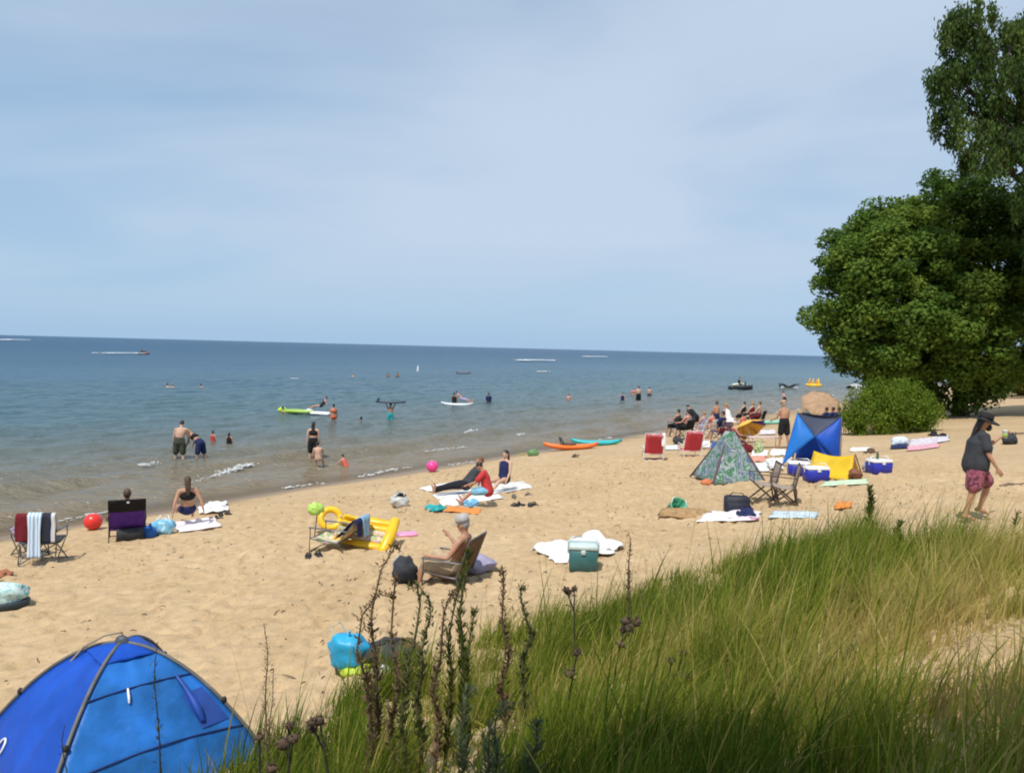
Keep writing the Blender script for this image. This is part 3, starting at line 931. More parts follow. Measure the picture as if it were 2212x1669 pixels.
def joints(H, lean=0, head=None, side=0, L=(3, 4, 4), Rr=(-3, 4, 4), AL=(4, 9, 12), AR=(2, 9, 12), neck=None):
    k = H / 1.75; J = {}
    T = udir(lean, side)
    J['pel'] = Vector((0, 0, 0)); J['waist'] = T * .15 * k; J['chest'] = T * .34 * k; J['shl'] = T * .47 * k; J['neck'] = T * .53 * k
    hu = udir(lean * .45 if head is None else head, side * .6)
    J['nk2'] = J['neck'] + hu * .06 * k; J['head'] = J['neck'] + hu * .165 * k; J['hu'] = hu
    for nm, sg, (f, ab, kn), (af, aab, el) in (('L', -1, L, AL), ('R', 1, Rr, AR)):
        hip = Vector((sg * .092 * k, 0, 0)) - T * .02 * k
        th = sdir(f, ab, sg); sh = sdir(f - kn, ab * .6, sg)
        J['hip' + nm] = hip; J['kn' + nm] = hip + th * .44 * k; J['an' + nm] = J['kn' + nm] + sh * .41 * k
        q = R(f - kn); fd = Vector((sg * .18, math.cos(q), math.sin(q) + (-.12 if abs(f) < 50 else .2))).normalized()
        J['toe' + nm] = J['an' + nm] + fd * .17 * k + sh * .045 * k; J['heel' + nm] = J['an' + nm] - fd * .045 * k + sh * .045 * k
        shd = J['shl'] + Vector((sg * .185 * k, 0, 0)) - T * .015 * k
        J['sh' + nm] = shd; J['el' + nm] = shd + sdir(af, aab, sg) * .29 * k
        fa = sdir(af + el, aab * .5, sg); J['wr' + nm] = J['el' + nm] + fa * .25 * k; J['fa' + nm] = fa
    return J


def person(label, loc, rz, H=1.7, skin='fair', hair='brown', hl='short', wear=(), pose={}, lie=None, depth=0.0, seat=None, vox=.02, group=None, cat='person', hat=None, fat=1.0, face=False, fingers=True):
    k = H / 1.75
    J = joints(H, **pose)
    if lie is not None:
        M = Matrix.Rotation(R(lie[0]), 3, 'X') @ Matrix.Rotation(R(lie[1]), 3, 'Z')
        J = {a: M @ b for a, b in J.items()}
        sx = M @ Vector((1, 0, 0))
    else:
        sx = Vector((1, 0, 0))
    low = min(min(J['toe' + s].z, J['heel' + s].z, J['an' + s].z - .01) for s in 'LR') - .032 * k
    if seat is not None:
        off = seat + .10 * k
    else:
        low = min(low, J['pel'].z - .105 * k, J['chest'].z - .11 * k)
        off = -low
    J = {a: (b if a in ('hu', 'faL', 'faR') else b + Vector((0, 0, off - depth))) for a, b in J.items()}
    t = thing('person', label, cat, loc, rz, group)
    b = MB(); f = fat

    def fr(s):   # forward of head, for the nose
        v = J['hu'].cross(sx) * -1
        return v.normalized()
    # torso
    P = [J['pel'] - (J['waist'] - J['pel']) * .45, J['pel'], J['waist'], J['chest'], J['shl'], J['neck'] - J['hu'] * .0]
    b.limb(P, [(.135 * k * f, .10 * k * f), (.165 * k * f, .118 * k * f), (.142 * k * f, .105 * k * f), (.165 * k * f, .118 * k * f), (.165 * k, .085 * k), (.06 * k, .055 * k)], side=sx, n=14)
    b.limb([J['neck'] - J['hu'] * .04 * k, J['nk2'], J['head'] - J['hu'] * .03 * k], [.062 * k, .053 * k, .053 * k], n=10)
    Rm = Matrix((sx, J['hu'].cross(sx), J['hu'])).transposed()
    fwd = Rm @ Vector((0, 1, 0))
    b.ell(J['head'], (.074 * k, .092 * k, .115 * k), 14, 10, Rm)
    b.ell(J['head'] + fwd * .045 * k - J['hu'] * .055 * k, (.05 * k, .05 * k, .055 * k), 10, 8, Rm)
    b.ell(J['head'] + fwd * .098 * k - J['hu'] * .015 * k, (.016 * k, .02 * k, .026 * k), 8, 6, Rm)
    for sg in (-1, 1):
        b.ell(J['head'] + sx * sg * .076 * k - J['hu'] * .01 * k, (.012 * k, .022 * k, .032 * k), 8, 6, Rm)
    for s in 'LR':
        h, kn, an = J['hip' + s], J['kn' + s], J['an' + s]
        b.limb([h, h.lerp(kn, .4), kn, kn.lerp(an, .3), kn.lerp(an, .75), an], [.092 * k * f, .080 * k * f, .056 * k, .056 * k, .040 * k, .036 * k], n=12)
        b.limb([J['heel' + s], J['an' + s].lerp(J['toe' + s], .45), J['toe' + s]], [(.034 * k, .036 * k), (.04 * k, .036 * k), (.038 * k, .022 * k)], side=sx, n=10)
        a, e, w = J['sh' + s], J['el' + s], J['wr' + s]
        b.limb([J['shl'], a], [.07 * k, .060 * k], n=10)
        b.limb([a, a.lerp(e, .5), e, e.lerp(w, .3), w], [.056 * k, .047 * k * f, .038 * k, .039 * k, .026 * k], n=10)
        fa = J['fa' + s]; b.limb([w, w + fa * .05 * k, w + fa * .095 * k], [(.026 * k, .020 * k), (.016 * k, .040 * k), (.014 * k, .040 * k)], side=sx, n=8)
        if fingers:
            pal = w + fa * .09 * k; ac = fa.cross(sx).normalized(); crl = (-sx if s == 'R' else sx)
            for q in range(4):
                o0 = pal + ac * (.030 - .020 * q) * k; ln = (.068, .078, .072, .055)[q] * k
                p1 = o0 + fa * ln * .55 + crl * .006; p2 = p1 + (fa * .8 + crl * .6).normalized() * ln * .5
                b.limb([o0 - fa * .02 * k, p1, p2], [.0098 * k, .009 * k, .0075 * k], n=6)
            th0 = w + fa * .03 * k + ac * .03 * k
            b.limb([th0, th0 + (fa + ac * .9).normalized() * .04 * k, th0 + (fa * 1.2 + ac * .5).normalized() * .078 * k], [.013 * k, .011 * k, .009 * k], n=6)
    b.build('body', SK[skin], t, remesh=vox)
    # clothes
    g = .016 * k + vox * .35
    for w in wear:
        kind, col = w[0], CL[w[1]]
        c = MB()
        if kind in ('shirt', 'tank', 'onepiece'):
            hem = J['pel'] - (J['waist'] - J['pel']) * (.55 if kind == 'shirt' else .3)
            c.limb([hem, J['pel'], J['waist'], J['chest'], J['shl'] - (J['shl'] - J['chest']) * .05, J['shl'].lerp(J['neck'], .55)],
                   [(.176 * k * f + g, .134 * k * f + g), (.180 * k * f + g, .136 * k * f + g), (.16 * k * f + g, .122 * k * f + g), (.167 * k * f + g, .12 * k * f + g), (.165 * k + g * .8, .088 * k + g * .8), (.085 * k, .065 * k)], side=sx, n=16)
            if kind == 'shirt':
                for s in 'LR':
                    a, e = J['sh' + s], J['el' + s]
                    c.limb([J['shl'], a, a.lerp(e, .72)], [.075 * k + g * .6, .066 * k + g, .062 * k + g], n=12)
        elif kind in ('shorts', 'trousers', 'brief'):
            T = J['waist'] - J['pel']
            c.limb([J['pel'] - T * .4, J['pel'], J['pel'] + T * (.75 if kind != 'brief' else .25)], [(.15 * k * f + g, .115 * k * f + g), (.17 * k * f + g, .122 * k * f + g), (.155 * k * f + g, .112 * k * f + g)], side=sx, n=14)
            for s in 'LR':
                h, kn, an = J['hip' + s], J['kn' + s], J['an' + s]
                if kind == 'shorts':
                    c.limb([h, h.lerp(kn, .45), h.lerp(kn, .85)], [.096 * k * f + g, .092 * k * f + g, .084 * k * f + g], n=12)
                elif kind == 'brief':
                    c.limb([h, h.lerp(kn, .12)], [.095 * k * f + g, .09 * k * f + g], n=12)
                else:
                    c.limb([h, h.lerp(kn, .45), kn, kn.lerp(an, .4), an.lerp(kn, .05)], [.096 * k * f + g, .088 * k * f + g, .066 * k + g, .062 * k + g, .05 * k + g], n=12)
        elif kind == 'top':
            A = J['chest'] - J['waist']
            c.limb([J['chest'] - A * .12, J['chest'] + A * .12, J['chest'] + A * .32], [(.164 * k * f + g, .12 * k * f + g), (.167 * k * f + g, .124 * k * f + g), (.16 * k * f + g * .6, .105 * k * f + g)], side=sx, n=16)
        c.build({'shirt': 'shirt', 'tank': 'tank_top', 'onepiece': 'swimsuit', 'shorts': 'shorts', 'trousers': 'trousers', 'brief': 'swim_bottom', 'top': 'bikini_top'}[kind], col, t, remesh=vox)
    # hair and hat
    hb = MB(); hc = J['head'] + J['hu'] * .022 * k - fwd * .014 * k
    if hl != 'bald':
        hb.ell(hc, (.082 * k, .096 * k, .108 * k), 12, 9, Rm)
    if hl == 'long':
        hb.limb([hc - fwd * .04 * k, J['neck'] - fwd * .085 * k, J['chest'].lerp(J['shl'], .3) - fwd * .125 * k], [(.078 * k, .06 * k), (.066 * k, .045 * k), (.035 * k, .025 * k)], side=sx, n=10)
    if hl == 'bun':
        hb.ell(hc - fwd * .09 * k + J['hu'] * .06 * k, (.045 * k, .045 * k, .045 * k), 8, 6)
    if hl == 'tail':
        hb.limb([hc - fwd * .085 * k, hc - fwd * .14 * k - J['hu'] * .1 * k, hc - fwd * .11 * k - J['hu'] * .22 * k], [.035 * k, .035 * k, .015 * k], n=8)
    if hl != 'bald':
        hb.build('hair', HR[hair], t, remesh=vox * .8)
    if hat:
        q = MB(); style, hm = hat
        tp = J['head'] + J['hu'] * .06 * k
        rad = [(.10, -.02), (.098, .03), (.088, .085), (.05, .10)]
        q.loft([[tp + (sx * math.cos(a) * r + fwd * math.sin(a) * r * 1.15) * k + J['hu'] * z * k for a in [2 * math.pi * i / 14 for i in range(14)]] for r, z in rad])
        q.build('hat_crown', hm, t)
        q = MB()
        if style == 'brim':
            q.loft([[tp + (sx * math.cos(a) * r + fwd * math.sin(a) * r * 1.12) * k + J['hu'] * (z - .012 * math.sin(3 * a)) * k for a in [2 * math.pi * i / 18 for i in range(18)]] for r, z in ((.098, -.025), (.200, -.06), (.200, -.048), (.098, -.012))])
        else:
            q.loft([[tp + sx * x * k + fwd * (.09 + y) * k + J['hu'] * (z - .03) * k for x, y in ((-.075, 0), (-.07, .05), (-.04, .085), (0, .095), (.04, .085), (.07, .05), (.075, 0))] for z in (0, .012)], closed=True)
        q.build('hat_brim', hm, t)
    if face:
        for sg in (-1, 1):
            MB().ell(J['head'] + fwd * .082 * k + sx * sg * .03 * k + J['hu'] * .012 * k, (.011 * k, .008 * k, .008 * k), 8, 6, Rm).build('eye', mat('eye', (.03, .02, .015), .2), t)
        MB().limb([J['head'] + fwd * .086 * k - J['hu'] * .058 * k - sx * .022 * k, J['head'] + fwd * .096 * k - J['hu'] * .06 * k, J['head'] + fwd * .086 * k - J['hu'] * .058 * k + sx * .022 * k], [.005, .006, .005], n=6).build('mouth', mat('mouth', (.33, .10, .09), .5), t)
    t['_j'] = [c for nm in ('wrL', 'wrR', 'head', 'faL', 'faR') for c in J[nm]]
    return t


def jt(t, i):
    a = t['_j']; return Vector(a[i * 3:i * 3 + 3])


def yaw(dx, dy):
    return math.atan2(-dx, dy)


WATER = R(52.8)
STAND = dict(L=(4, 4, 5), Rr=(-4, 4, 4))
SITC = dict(lean=-11, head=4, L=(78, 7, 66), Rr=(74, 7, 60), AL=(35, 14, 45), AR=(35, 14, 45))
LOWC = dict(lean=-22, head=4, L=(72, 9, 62), Rr=(76, 9, 56), AL=(30, 16, 50), AR=(30, 16, 50))


def wade(label, px, py, rz, H, vis, z0=0.0, **kw):
    """someone standing in the lake: 'py' is where the water cuts the body, vis the fraction of H that shows"""
    p = Wt(px, py)
    return person(label, p, rz, H=H, depth=H * (1 - vis), vox=kw.pop('vox', .026), fingers=False, **kw)


BG = 'bathers in the lake'
# near bathers
p = Wt(387, 990)
person('bather seen from behind, shirtless man in dark patterned shorts, knee deep in the lake', p, yaw(-.25, 1), 1.83, 'fair', 'dark', 'short', [('shorts', 'olive')], dict(lean=8, side=6, head=25, L=(6, 5, 6), Rr=(-2, 6, 4), AL=(2, 12, 12), AR=(14, 10, 20)), depth=.36, vox=.018, fat=1.06)
p = Wt(432, 988)
person('woman bending forward in a black top and navy shorts beside the shirtless man', p, yaw(-1, .35), 1.72, 'tan', 'blond', 'short', [('shorts', 'navy'), ('top', 'black')], dict(lean=52, head=62, L=(4, 6, 6), Rr=(-8, 6, 6), AL=(12, 8, 10), AR=(20, 8, 14)), depth=.36, vox=.018)
p = Wt(460, 950)
person('child in a red top waist deep behind the bending woman', p, yaw(.5, 1), 1.15, 'tan', 'dark', 'short', [('tank', 'red')], STAND, depth=.72, vox=.018)
person('small dark haired child standing alone right of the child in red', Wt(495, 959), yaw(.2, 1), 1.12, 'tan', 'dark', 'long', [('onepiece', 'black')], STAND, depth=.6, vox=.018)
p = Wt(676, 988)
person('woman in a black bikini standing calf deep with her back to the beach', p, yaw(-.05, 1), 1.72, 'fair', 'dark', 'long', [('shorts', 'black'), ('top', 'black')], dict(L=(3, 4, 4), Rr=(-3, 4, 5), AL=(-4, 9, 6), AR=(4, 10, 10)), depth=.30, vox=.018, fat=1.05)
p = Wt(687, 1013)
person('pale child sitting in the shallows in front of the woman in black', p, yaw(-.1, 1), 1.3, 'fair', 'dark', 'short', [], dict(lean=6, side=-4, L=(80, 10, 40), Rr=(70, 10, 50), AL=(10, 12, 20), AR=(25, 12, 20)), depth=.06, vox=.018)
person('child in a pink swimsuit lying low in the water right of the seated child', Wt(748, 1006), yaw(-.9, .4), 1.1, 'pink', 'dark', 'short', [('onepiece', 'coral')], dict(lean=30, head=10, L=(20, 8, 20), Rr=(10, 8, 30), AL=(50, 15, 10), AR=(60, 15, 10)), depth=.62, vox=.018)
# around the floats
person('swimmer leaning on the left end of the lime float', Wt(607, 893), yaw(1, .2), 1.6, 'tan', 'dark', 'short', [], dict(lean=12, head=0, AL=(60, 12, 20), AR=(65, 12, 10)), depth=1.12, group=BG, vox=.026, fingers=False)
person('bather lying on the white float, propped on the elbows', Wt(693, 888) + Vector((0, 0, .12)), yaw(-1, -.1), 1.55, 'pink', 'dark', 'short', [('onepiece', 'charcoal')], dict(lean=-42, head=-4, L=(84, 7, 8), Rr=(80, 7, 16), AL=(-40, 14, 30), AR=(-30, 14, 30)), group=BG, vox=.026, fingers=False)
wade('bather standing thigh deep at the right end of the white float', 720, 909, yaw(-.6, 1), 1.62, .62, skin='tan', hair='dark', hl='bun', wear=[('brief', 'coral'), ('top', 'coral')], pose=STAND, group=BG)
wade('swimmer whose dark head alone shows right of the floats', 780, 908, yaw(.3, 1), 1.6, .15, skin='brown', hair='dark', pose=STAND, group=BG)
wade('boy in teal trunks carrying a dark board across his head', 843, 904, yaw(-.15, 1), 1.62, .60, skin='tan', hair='dark', wear=[('shorts', 'teal')], pose=dict(L=(3, 4, 4), Rr=(-3, 4, 4), AL=(150, 18, 25), AR=(150, 18, 25)), group=BG)
# farther out
far = [(362, 836, 1.7, .22, 'fair', 'dark', 'left swimmer of the pair far out on the left', yaw(.5, 1)), (372, 836, 1.7, .20, 'fair', 'blond', 'light haired right swimmer of the pair far out on the left', yaw(-.5, 1)),
       (434, 836, 1.7, .20, 'tan', 'dark', 'lone swimmer just right of the far left pair', yaw(.3, 1)), (838, 813, 1.75, .34, 'brown', 'dark', 'left one of two dark swimmers beyond the boy with the board', yaw(.2, 1)),
       (858, 813, 1.75, .36, 'brown', 'dark', 'right one of two dark swimmers beyond the boy with the board', yaw(-.2, 1)), (762, 813, 1.6, .26, 'fair', 'blond', 'pale swimmer far out beyond the white float', yaw(.9, 1)),
       (1228, 862, 1.5, .36, 'pink', 'red', 'pinkish swimmer alone in the middle of the lake', yaw(.1, 1)), (1015, 806, 1.7, .2, 'brown', 'dark', 'swimmer at the right end of the far dark raft', yaw(-.8, .4))]
for px, py, H, v, sk, hr, lb, rz in far:
    wade(lb, px, py, rz, H, v, skin=sk, hair=hr, pose=STAND, group=BG, vox=.03)
person('bather sitting astride the white board, dark haired, nearer the left end', Wt(981, 872) + Vector((0, 0, .10)), yaw(.3, 1), 1.65, 'brown', 'dark', 'short', [('tank', 'black')], dict(lean=-5, L=(60, 14, 60), Rr=(60, 14, 60), AL=(20, 10, 20), AR=(20, 10, 20)), seat=.0, group=BG, vox=.026, fingers=False)
person('bather reclining on the white board behind the dark haired one', Wt(997, 872) + Vector((0, 0, .08)), yaw(1, -.05), 1.65, 'pink', 'dark', 'short', [('shorts', 'lavender')], dict(lean=-40, L=(85, 6, 10), Rr=(80, 6, 20), AL=(-40, 14, 30), AR=(-30, 14, 30)), group=BG, vox=.026, fingers=False)
wade('bather in a navy rash shirt standing right of the white board', 1055, 868, yaw(-.3, 1), 1.6, .48, skin='tan', hair='dark', wear=[('shirt', 'navy')], pose=STAND, group=BG)
wade('child in the lake left of the man in black shorts', 1344, 864, yaw(.3, 1), 1.4, .52, skin='fair', hair='dark', wear=[('onepiece', 'navy')], pose=STAND, group=BG)
wade('pale man in black shorts standing upright in the shallows', 1378, 871, yaw(-.1, 1), 1.78, .86, skin='fair', hair='brown', wear=[('shorts', 'black')], pose=STAND, group=BG)
wade('bather in a pink top half hidden behind the pale man', 1367, 851, yaw(.3, 1), 1.6, .42, skin='pink', hair='blond', wear=[('top', 'coral')], pose=STAND, group=BG)
wade('bather with reddish skin right of the pale man', 1402, 853, yaw(.2, 1), 1.7, .52, skin='pink', hair='dark', wear=[('brief', 'charcoal')], pose=STAND, group=BG)
wade('bather in dark trunks stooping near the black and white float', 1694, 866, yaw(-.6, 1), 1.65, .62, skin='pink', hair='dark', wear=[('shorts', 'black')], pose=dict(lean=22, L=(6, 6, 8), Rr=(-4, 6, 6)), group=BG)

# ------------------------------------------------------------------ man walking on the right
mp_ = G(2100, 1124)
man = person('man in charcoal shirt and plum shorts walking right, drinking from a white cup', mp_, yaw(1, -.22), 1.78, 'tan', 'dark', 'long', [('shirt', 'charcoal'), ('shorts', 'plum')],
             dict(lean=6, head=16, L=(34, 5, 48), Rr=(-8, 4, 5), AL=(48, 12, 82), AR=(10, 10, 22)), vox=.012, hat=('brim', mat('hat_black', (.012, .011, .012), .85, .3, 12)), fat=1.34, face=True)
hd_ = jt(man, 2)
lump_b = MB(); lump_b.ell(hd_ + Vector((0, .062, -.098)), (.060, .052, .062), 12, 9); lump_b.build('beard', HR['dark'], man)
# shirt print: a flat pale teal panel, following the chest
pr = MB()
pr.grid(lambda u, v: ((u - .5) * .17, .208 + .022 - .12 * (u - .5) ** 2 + (.035 * (v - .4)), 1.17 + (v - .5) * .24), 6, 6)
pr.build('shirt_print', mat('shirt_print', (.20, .50, .50), .8, .35, 14), man)
cp = Vector(jt(man, 0)) + Vector((.03, .10, .03))
rz_m = man.rotation_euler.z
cupw = mp_ + Matrix.Rotation(rz_m, 3, 'Z') @ (jt(man, 0) + jt(man, 3) * .085)
cup = thing('drink_cup', 'white cup with a green band held up by the walking man', 'cup', cupw)
MB().loft([[(math.cos(a) * r, math.sin(a) * r, z) for a in [2 * math.pi * i / 16 for i in range(16)]] for r, z in ((.033, -.075), (.042, .06), (.044, .065), (.038, .065), (.031, -.06))]).build('cup_body', mat('cup_white', (.82, .82, .80), .4, .03), cup)
MB().loft([[(math.cos(a) * r, math.sin(a) * r, z) for a in [2 * math.pi * i / 16 for i in range(16)]] for r, z in ((.0365, -.05), (.0405, .0), (.0395, .0), (.035, -.05))]).build('green_band', mat('cup_green', (.25, .50, .06), .5, .1), cup)

# ------------------------------------------------------------------ beach furniture


def tubes(mb, segs, r=.011, n=7):
    for s in segs:
        mb.limb(s, [r] * len(s), n=n)
    return mb


FR = {'grey': mat('frame_grey', (.16, .16, .17), .4, .1, 8, .5, metal=.6), 'black': mat('frame_black', (.02, .02, .022), .5), 'white': mat('frame_white', (.72, .70, .68), .4, .05), 'brown': mat('frame_brown', (.085, .05, .035), .5, .2),
      'alu': mat('frame_alu', (.55, .55, .56), .3, .05, 8, .5, metal=.8)}


def sag(w, p0, p1, dip, thickness=.006, nu=6, nv=6):
    """cloth slung between two cross bars p0 and p1 (y, z), width w"""
    return MB().grid(lambda u, v: ((u - .5) * w, p0[0] + (p1[0] - p0[0]) * v, p0[1] + (p1[1] - p0[1]) * v - dip * math.sin(math.pi * v) - dip * .35 * math.sin(math.pi * u)), nu, nv)


def chair(label, loc, rz, w=.56, sh=.30, sd=.46, bh=.62, rec=22, seat=None, back=None, fm=None, arms=True, group=None, kind='beach', name='beach_chair', dip=.04, tilt=None, fr=.011):
    t = thing(name, label, 'chair', loc, rz, group, tilt)
    fm = fm or FR['grey']; hw = w / 2
    b0 = (-sd * .5, sh); f0 = (sd * .5, sh + .05)
    bt = (b0[0] - bh * math.sin(R(rec)), b0[1] + bh * math.cos(R(rec)))
    sag(w - .03, b0, f0, dip).build('seat', seat, t, thick=.012)
    sag(w - .03, (b0[0], b0[1] + .03), bt, dip * .6).build('backrest', back or seat, t, thick=.012)
    for sg in (-1, 1):
        x = sg * hw
        if kind == 'beach':
            tubes(MB(), [[(x, f0[0] + .02, 0), (x, f0[0] + .02, f0[1]), (x, b0[0], b0[1])]], fr).build('leg', fm, t)
            tubes(MB(), [[(x, b0[0] - .14, 0), (x, b0[0], b0[1]), (x, bt[0], bt[1])]], fr).build('back_post', fm, t)
        else:
            tubes(MB(), [[(x, f0[0] + .04, 0), (x * .98, b0[0] - .0, sh + .02)]], fr).build('leg', fm, t)
            tubes(MB(), [[(x, b0[0] - .10, 0), (x * .98, f0[0], f0[1])]], fr).build('leg', fm, t)
            tubes(MB(), [[(x, b0[0] - .08, .02), (x, b0[0], b0[1]), (x, bt[0], bt[1])]], fr).build('back_post', fm, t)
        if arms:
            z = sh + .22
            yb = b0[0] - math.tan(R(rec)) * (z - b0[1])
            m = MB(); m.limb([(x, yb, z), (x, f0[0] + .03, z + .02)], [(.024, .012), (.024, .012)], n=8)
            m.limb([(x, f0[0] + .01, f0[1]), (x, f0[0] + .01, z)], [.010, .010], n=7)
            m.build('armrest', fm, t)
    bars = [[(-hw, b0[0], b0[1]), (hw, b0[0], b0[1])], [(-hw, f0[0], f0[1]), (hw, f0[0], f0[1])], [(-hw, bt[0], bt[1]), (hw, bt[0], bt[1])], [(-hw, f0[0] + .02, .02), (hw, f0[0] + .02, .02)], [(-hw, b0[0] - .13, .02), (hw, b0[0] - .13, .02)]]
    if kind == 'cross':
        bars += [[(-hw, b0[0] - .08, .03), (hw, b0[0] - .02, sh)], [(hw, b0[0] - .085, .045), (-hw, b0[0] - .025, sh)]]
    for s_ in bars:
        tubes(MB(), [s_], fr).build('crossbar', fm, t)
    t['_b'] = [b0[0], b0[1], bt[0], bt[1], w]
    return t


def drape(label, ch, x0, x1, fdrop, bdrop, m, name='draped_towel', group=None, lift=.022, flare=.04, cat='towel'):
    """towel hung over the top bar of a chair back: falls down the front (sitter's side) and the rear"""
    b0y, b0z, ty, tz, w = ch['_b']
    slope = (ty - b0y) / (tz - b0z)
    t = thing(name, label, cat, ch.location, ch.rotation_euler.z, group, (ch.rotation_euler.x, ch.rotation_euler.y))
    L = fdrop + bdrop
    ph = rnd.uniform(0, 6)

    def fn(u, v):
        d = v * L - bdrop                   # negative: rear side
        x = x0 + (x1 - x0) * u + .02 * math.sin(v * 7 + ph) * (u - .5)
        if d < 0:
            z = tz + lift - (-d); y = ty - lift - .02 - flare * (-d) + .014 * math.sin(u * 9 + ph) * min(1, -d * 4)
        else:
            z = tz + lift - d * math.cos(math.atan(slope)); y = ty + lift + .01 - slope * d * -1 * -1 + .010 * math.sin(u * 8 + ph)
        r = .035
        if abs(d) < r:
            z = tz + lift + .004 - abs(d) * .35
            y = ty + (d / r) * (lift + .012)
        return (x, y, z)
    MB().grid(fn, 8, 26).build('cloth', m, t, thick=.014)
    return t


def towel(label, quad, m, name='beach_towel', group=None, fold=.03, nu=18, nv=14, thick=.014, seed=0, cat='towel', rag=.0, lift=.03):
    """cloth spread on the sand; quad = four photograph positions or points, in order round the edge"""
    P = [G(*q) if not isinstance(q, Vector) else q for q in quad]
    c = (P[0] + P[1] + P[2] + P[3]) / 4; c.z = H1(c.x, c.y)
    rr = np.random.RandomState(seed + 91)
    o1, o2 = rr.rand(2) * 50
    rz = math.atan2(P[1].y - P[0].y, P[1].x - P[0].x)
    Mi = Matrix.Rotation(-rz, 3, 'Z')

    def fn(u, v):
        q = P[0].lerp(P[1], u).lerp(P[3].lerp(P[2], u), v)
        e = min(u, 1 - u, v, 1 - v)
        x = q.x + rag * (float(fbm(np.array(u * 2.2 + o1), np.array(v * 2.2), 3)) - .5) * 2 + .02 * math.sin(v * 9 + o1); y = q.y + rag * (float(fbm(np.array(u * 2.2 + o2), np.array(v * 2.2 + 9), 3)) - .5) * 2 + .02 * math.sin(u * 8 + o2)
        z = H1(x, y) + lift + fold * .25 * (1 + math.sin((u * 1.3 + v * .7) * 14 + o1 + 3 * float(vnoise(np.array(u * 3 + o2), np.array(v * 3))))) * min(1, .3 + e * 4) + fold * max(0, float(fbm(np.array(u * 3.2 + o1), np.array(v * 3.2 + o2), 3)) - .36) * 3.2 * min(1, .35 + e * 4)
        return Mi @ (Vector((x, y, z)) - c)
    o = MB().grid(fn, nu, nv).build(name, m, None, thick=thick)
    o.location = c; o.rotation_euler.z = rz
    tag(o, label, cat, group)
    return o


def lump(c, r, seed, n=26, rings=16, amp=.34, M=None):
    """soft uneven mass (a bag, a heap of cloth)"""
    mb = MB(); mb.ell((0, 0, 0), r, n, rings, M)
    o = seed * 3.7
    out = []
    for p in mb.v:
        q = Vector(p); k = 1 + amp * (float(fbm(np.array(p[0] / r[0] * 1.3 + o), np.array(p[1] / r[1] * 1.3 + p[2] / r[2] * 1.7 + o), 3)) - .5) * 2
        q = q * k * (1 + .10 * (float(vnoise(np.array(p[0] / r[0] * 3.1 + p[2] / r[2] * 2.2 + o), np.array(p[1] / r[1] * 3.3 - p[2] / r[2] * 1.1 + o))) - .5) + .05 * math.sin(p[0] / r[0] * 6 + p[2] / r[2] * 9 + o))
        q.z = max(q.z, -r[2] * .8)
        out.append(tuple(Vector(c) + q))
    mb.v = out
    return mb


def bag(label, loc, rz, size, m, seed=1, name='beach_bag', straps=True, sm=None, group=None, top=None):
    t = thing(name, label, 'bag', loc, rz, group)
    r = (size[0] / 2, size[1] / 2, size[2] / 2)
    lump((0, 0, r[2] * .8), r, seed).build('pouch', m, t)
    if top:
        lump((r[0] * .1, 0, r[2] * 1.55), (r[0] * .62, r[1] * .62, r[2] * .42), seed + 3).build('top_flap', top, t)
    if straps:
        for sg in (-1, 1):
            MB().limb([(-r[0] * .5, sg * r[1] * .5, r[2] * 1.4), (-r[0] * .3, sg * r[1] * .7, r[2] * 2.1), (r[0] * .3, sg * r[1] * .7, r[2] * 2.1), (r[0] * .5, sg * r[1] * .5, r[2] * 1.4)], [.012] * 4, n=6).build('strap', sm or m, t)
    return t


def cooler(label, loc, rz, s, body, lid, handle=None, group=None, hgt_=None):
    t = thing('cooler', label, 'cooler', loc, rz, group)
    w, d, h = s
    MB().box((0, 0, h * .40), (w, d, h * .80), bev=.06, taper=1.05).build('body', body, t)
    MB().box((0, 0, h * .905), (w * 1.08, d * 1.08, h * .19), bev=.22, taper=.95).build('lid', lid, t)
    hm = handle or FR['white']
    MB().limb([(-w * .55, 0, h * .62), (-w * .56, 0, h * 1.02), (-w * .4, 0, h * 1.22), (w * .4, 0, h * 1.22), (w * .56, 0, h * 1.02), (w * .55, 0, h * .62)], [.014] * 6, n=8).build('handle', hm, t)
    MB().box((0, -d * .54, h * .74), (w * .16, .025, h * .16)).build('latch', hm, t)
    return t


def sandal(loc, rz, label, m, group='pairs of footwear left on the sand'):
    t = thing('sandal', label, 'sandal', loc, rz, group)
    pts = [(.035, -.13), (.05, -.05), (.052, .05), (.045, .12), (0, .145), (-.045, .12), (-.05, .05), (-.042, -.05), (-.035, -.13), (0, -.145)]
    MB().loft([[(x, y, z) for x, y in pts] for z in (.0, .03)]).build('sole', m, t)
    MB().limb([(-.052, .02, .02), (-.02, .05, .075), (.02, .05, .075), (.052, .02, .02)], [.014, .018, .018, .014], n=6).build('strap', m, t)
    return t


def pair(px, py, rz, label, m, gap=.16, far_=.05):
    p = G(px, py)
    for i in range(2):
        q = p + Vector((gap * (i - .5) * math.cos(rz) * 1.0, gap * (i - .5) * math.sin(rz) + far_ * i, 0)); q.z = H1(q.x, q.y) + .005
        sandal(q, rz + (.25 if i else -.15), label + (', left one' if i == 0 else ', right one'), m)


rub = mat('rubber_black', (.016, .015, .015), .7); rubb = mat('rubber_brown', (.09, .045, .025), .7)
camo = CL['grey']

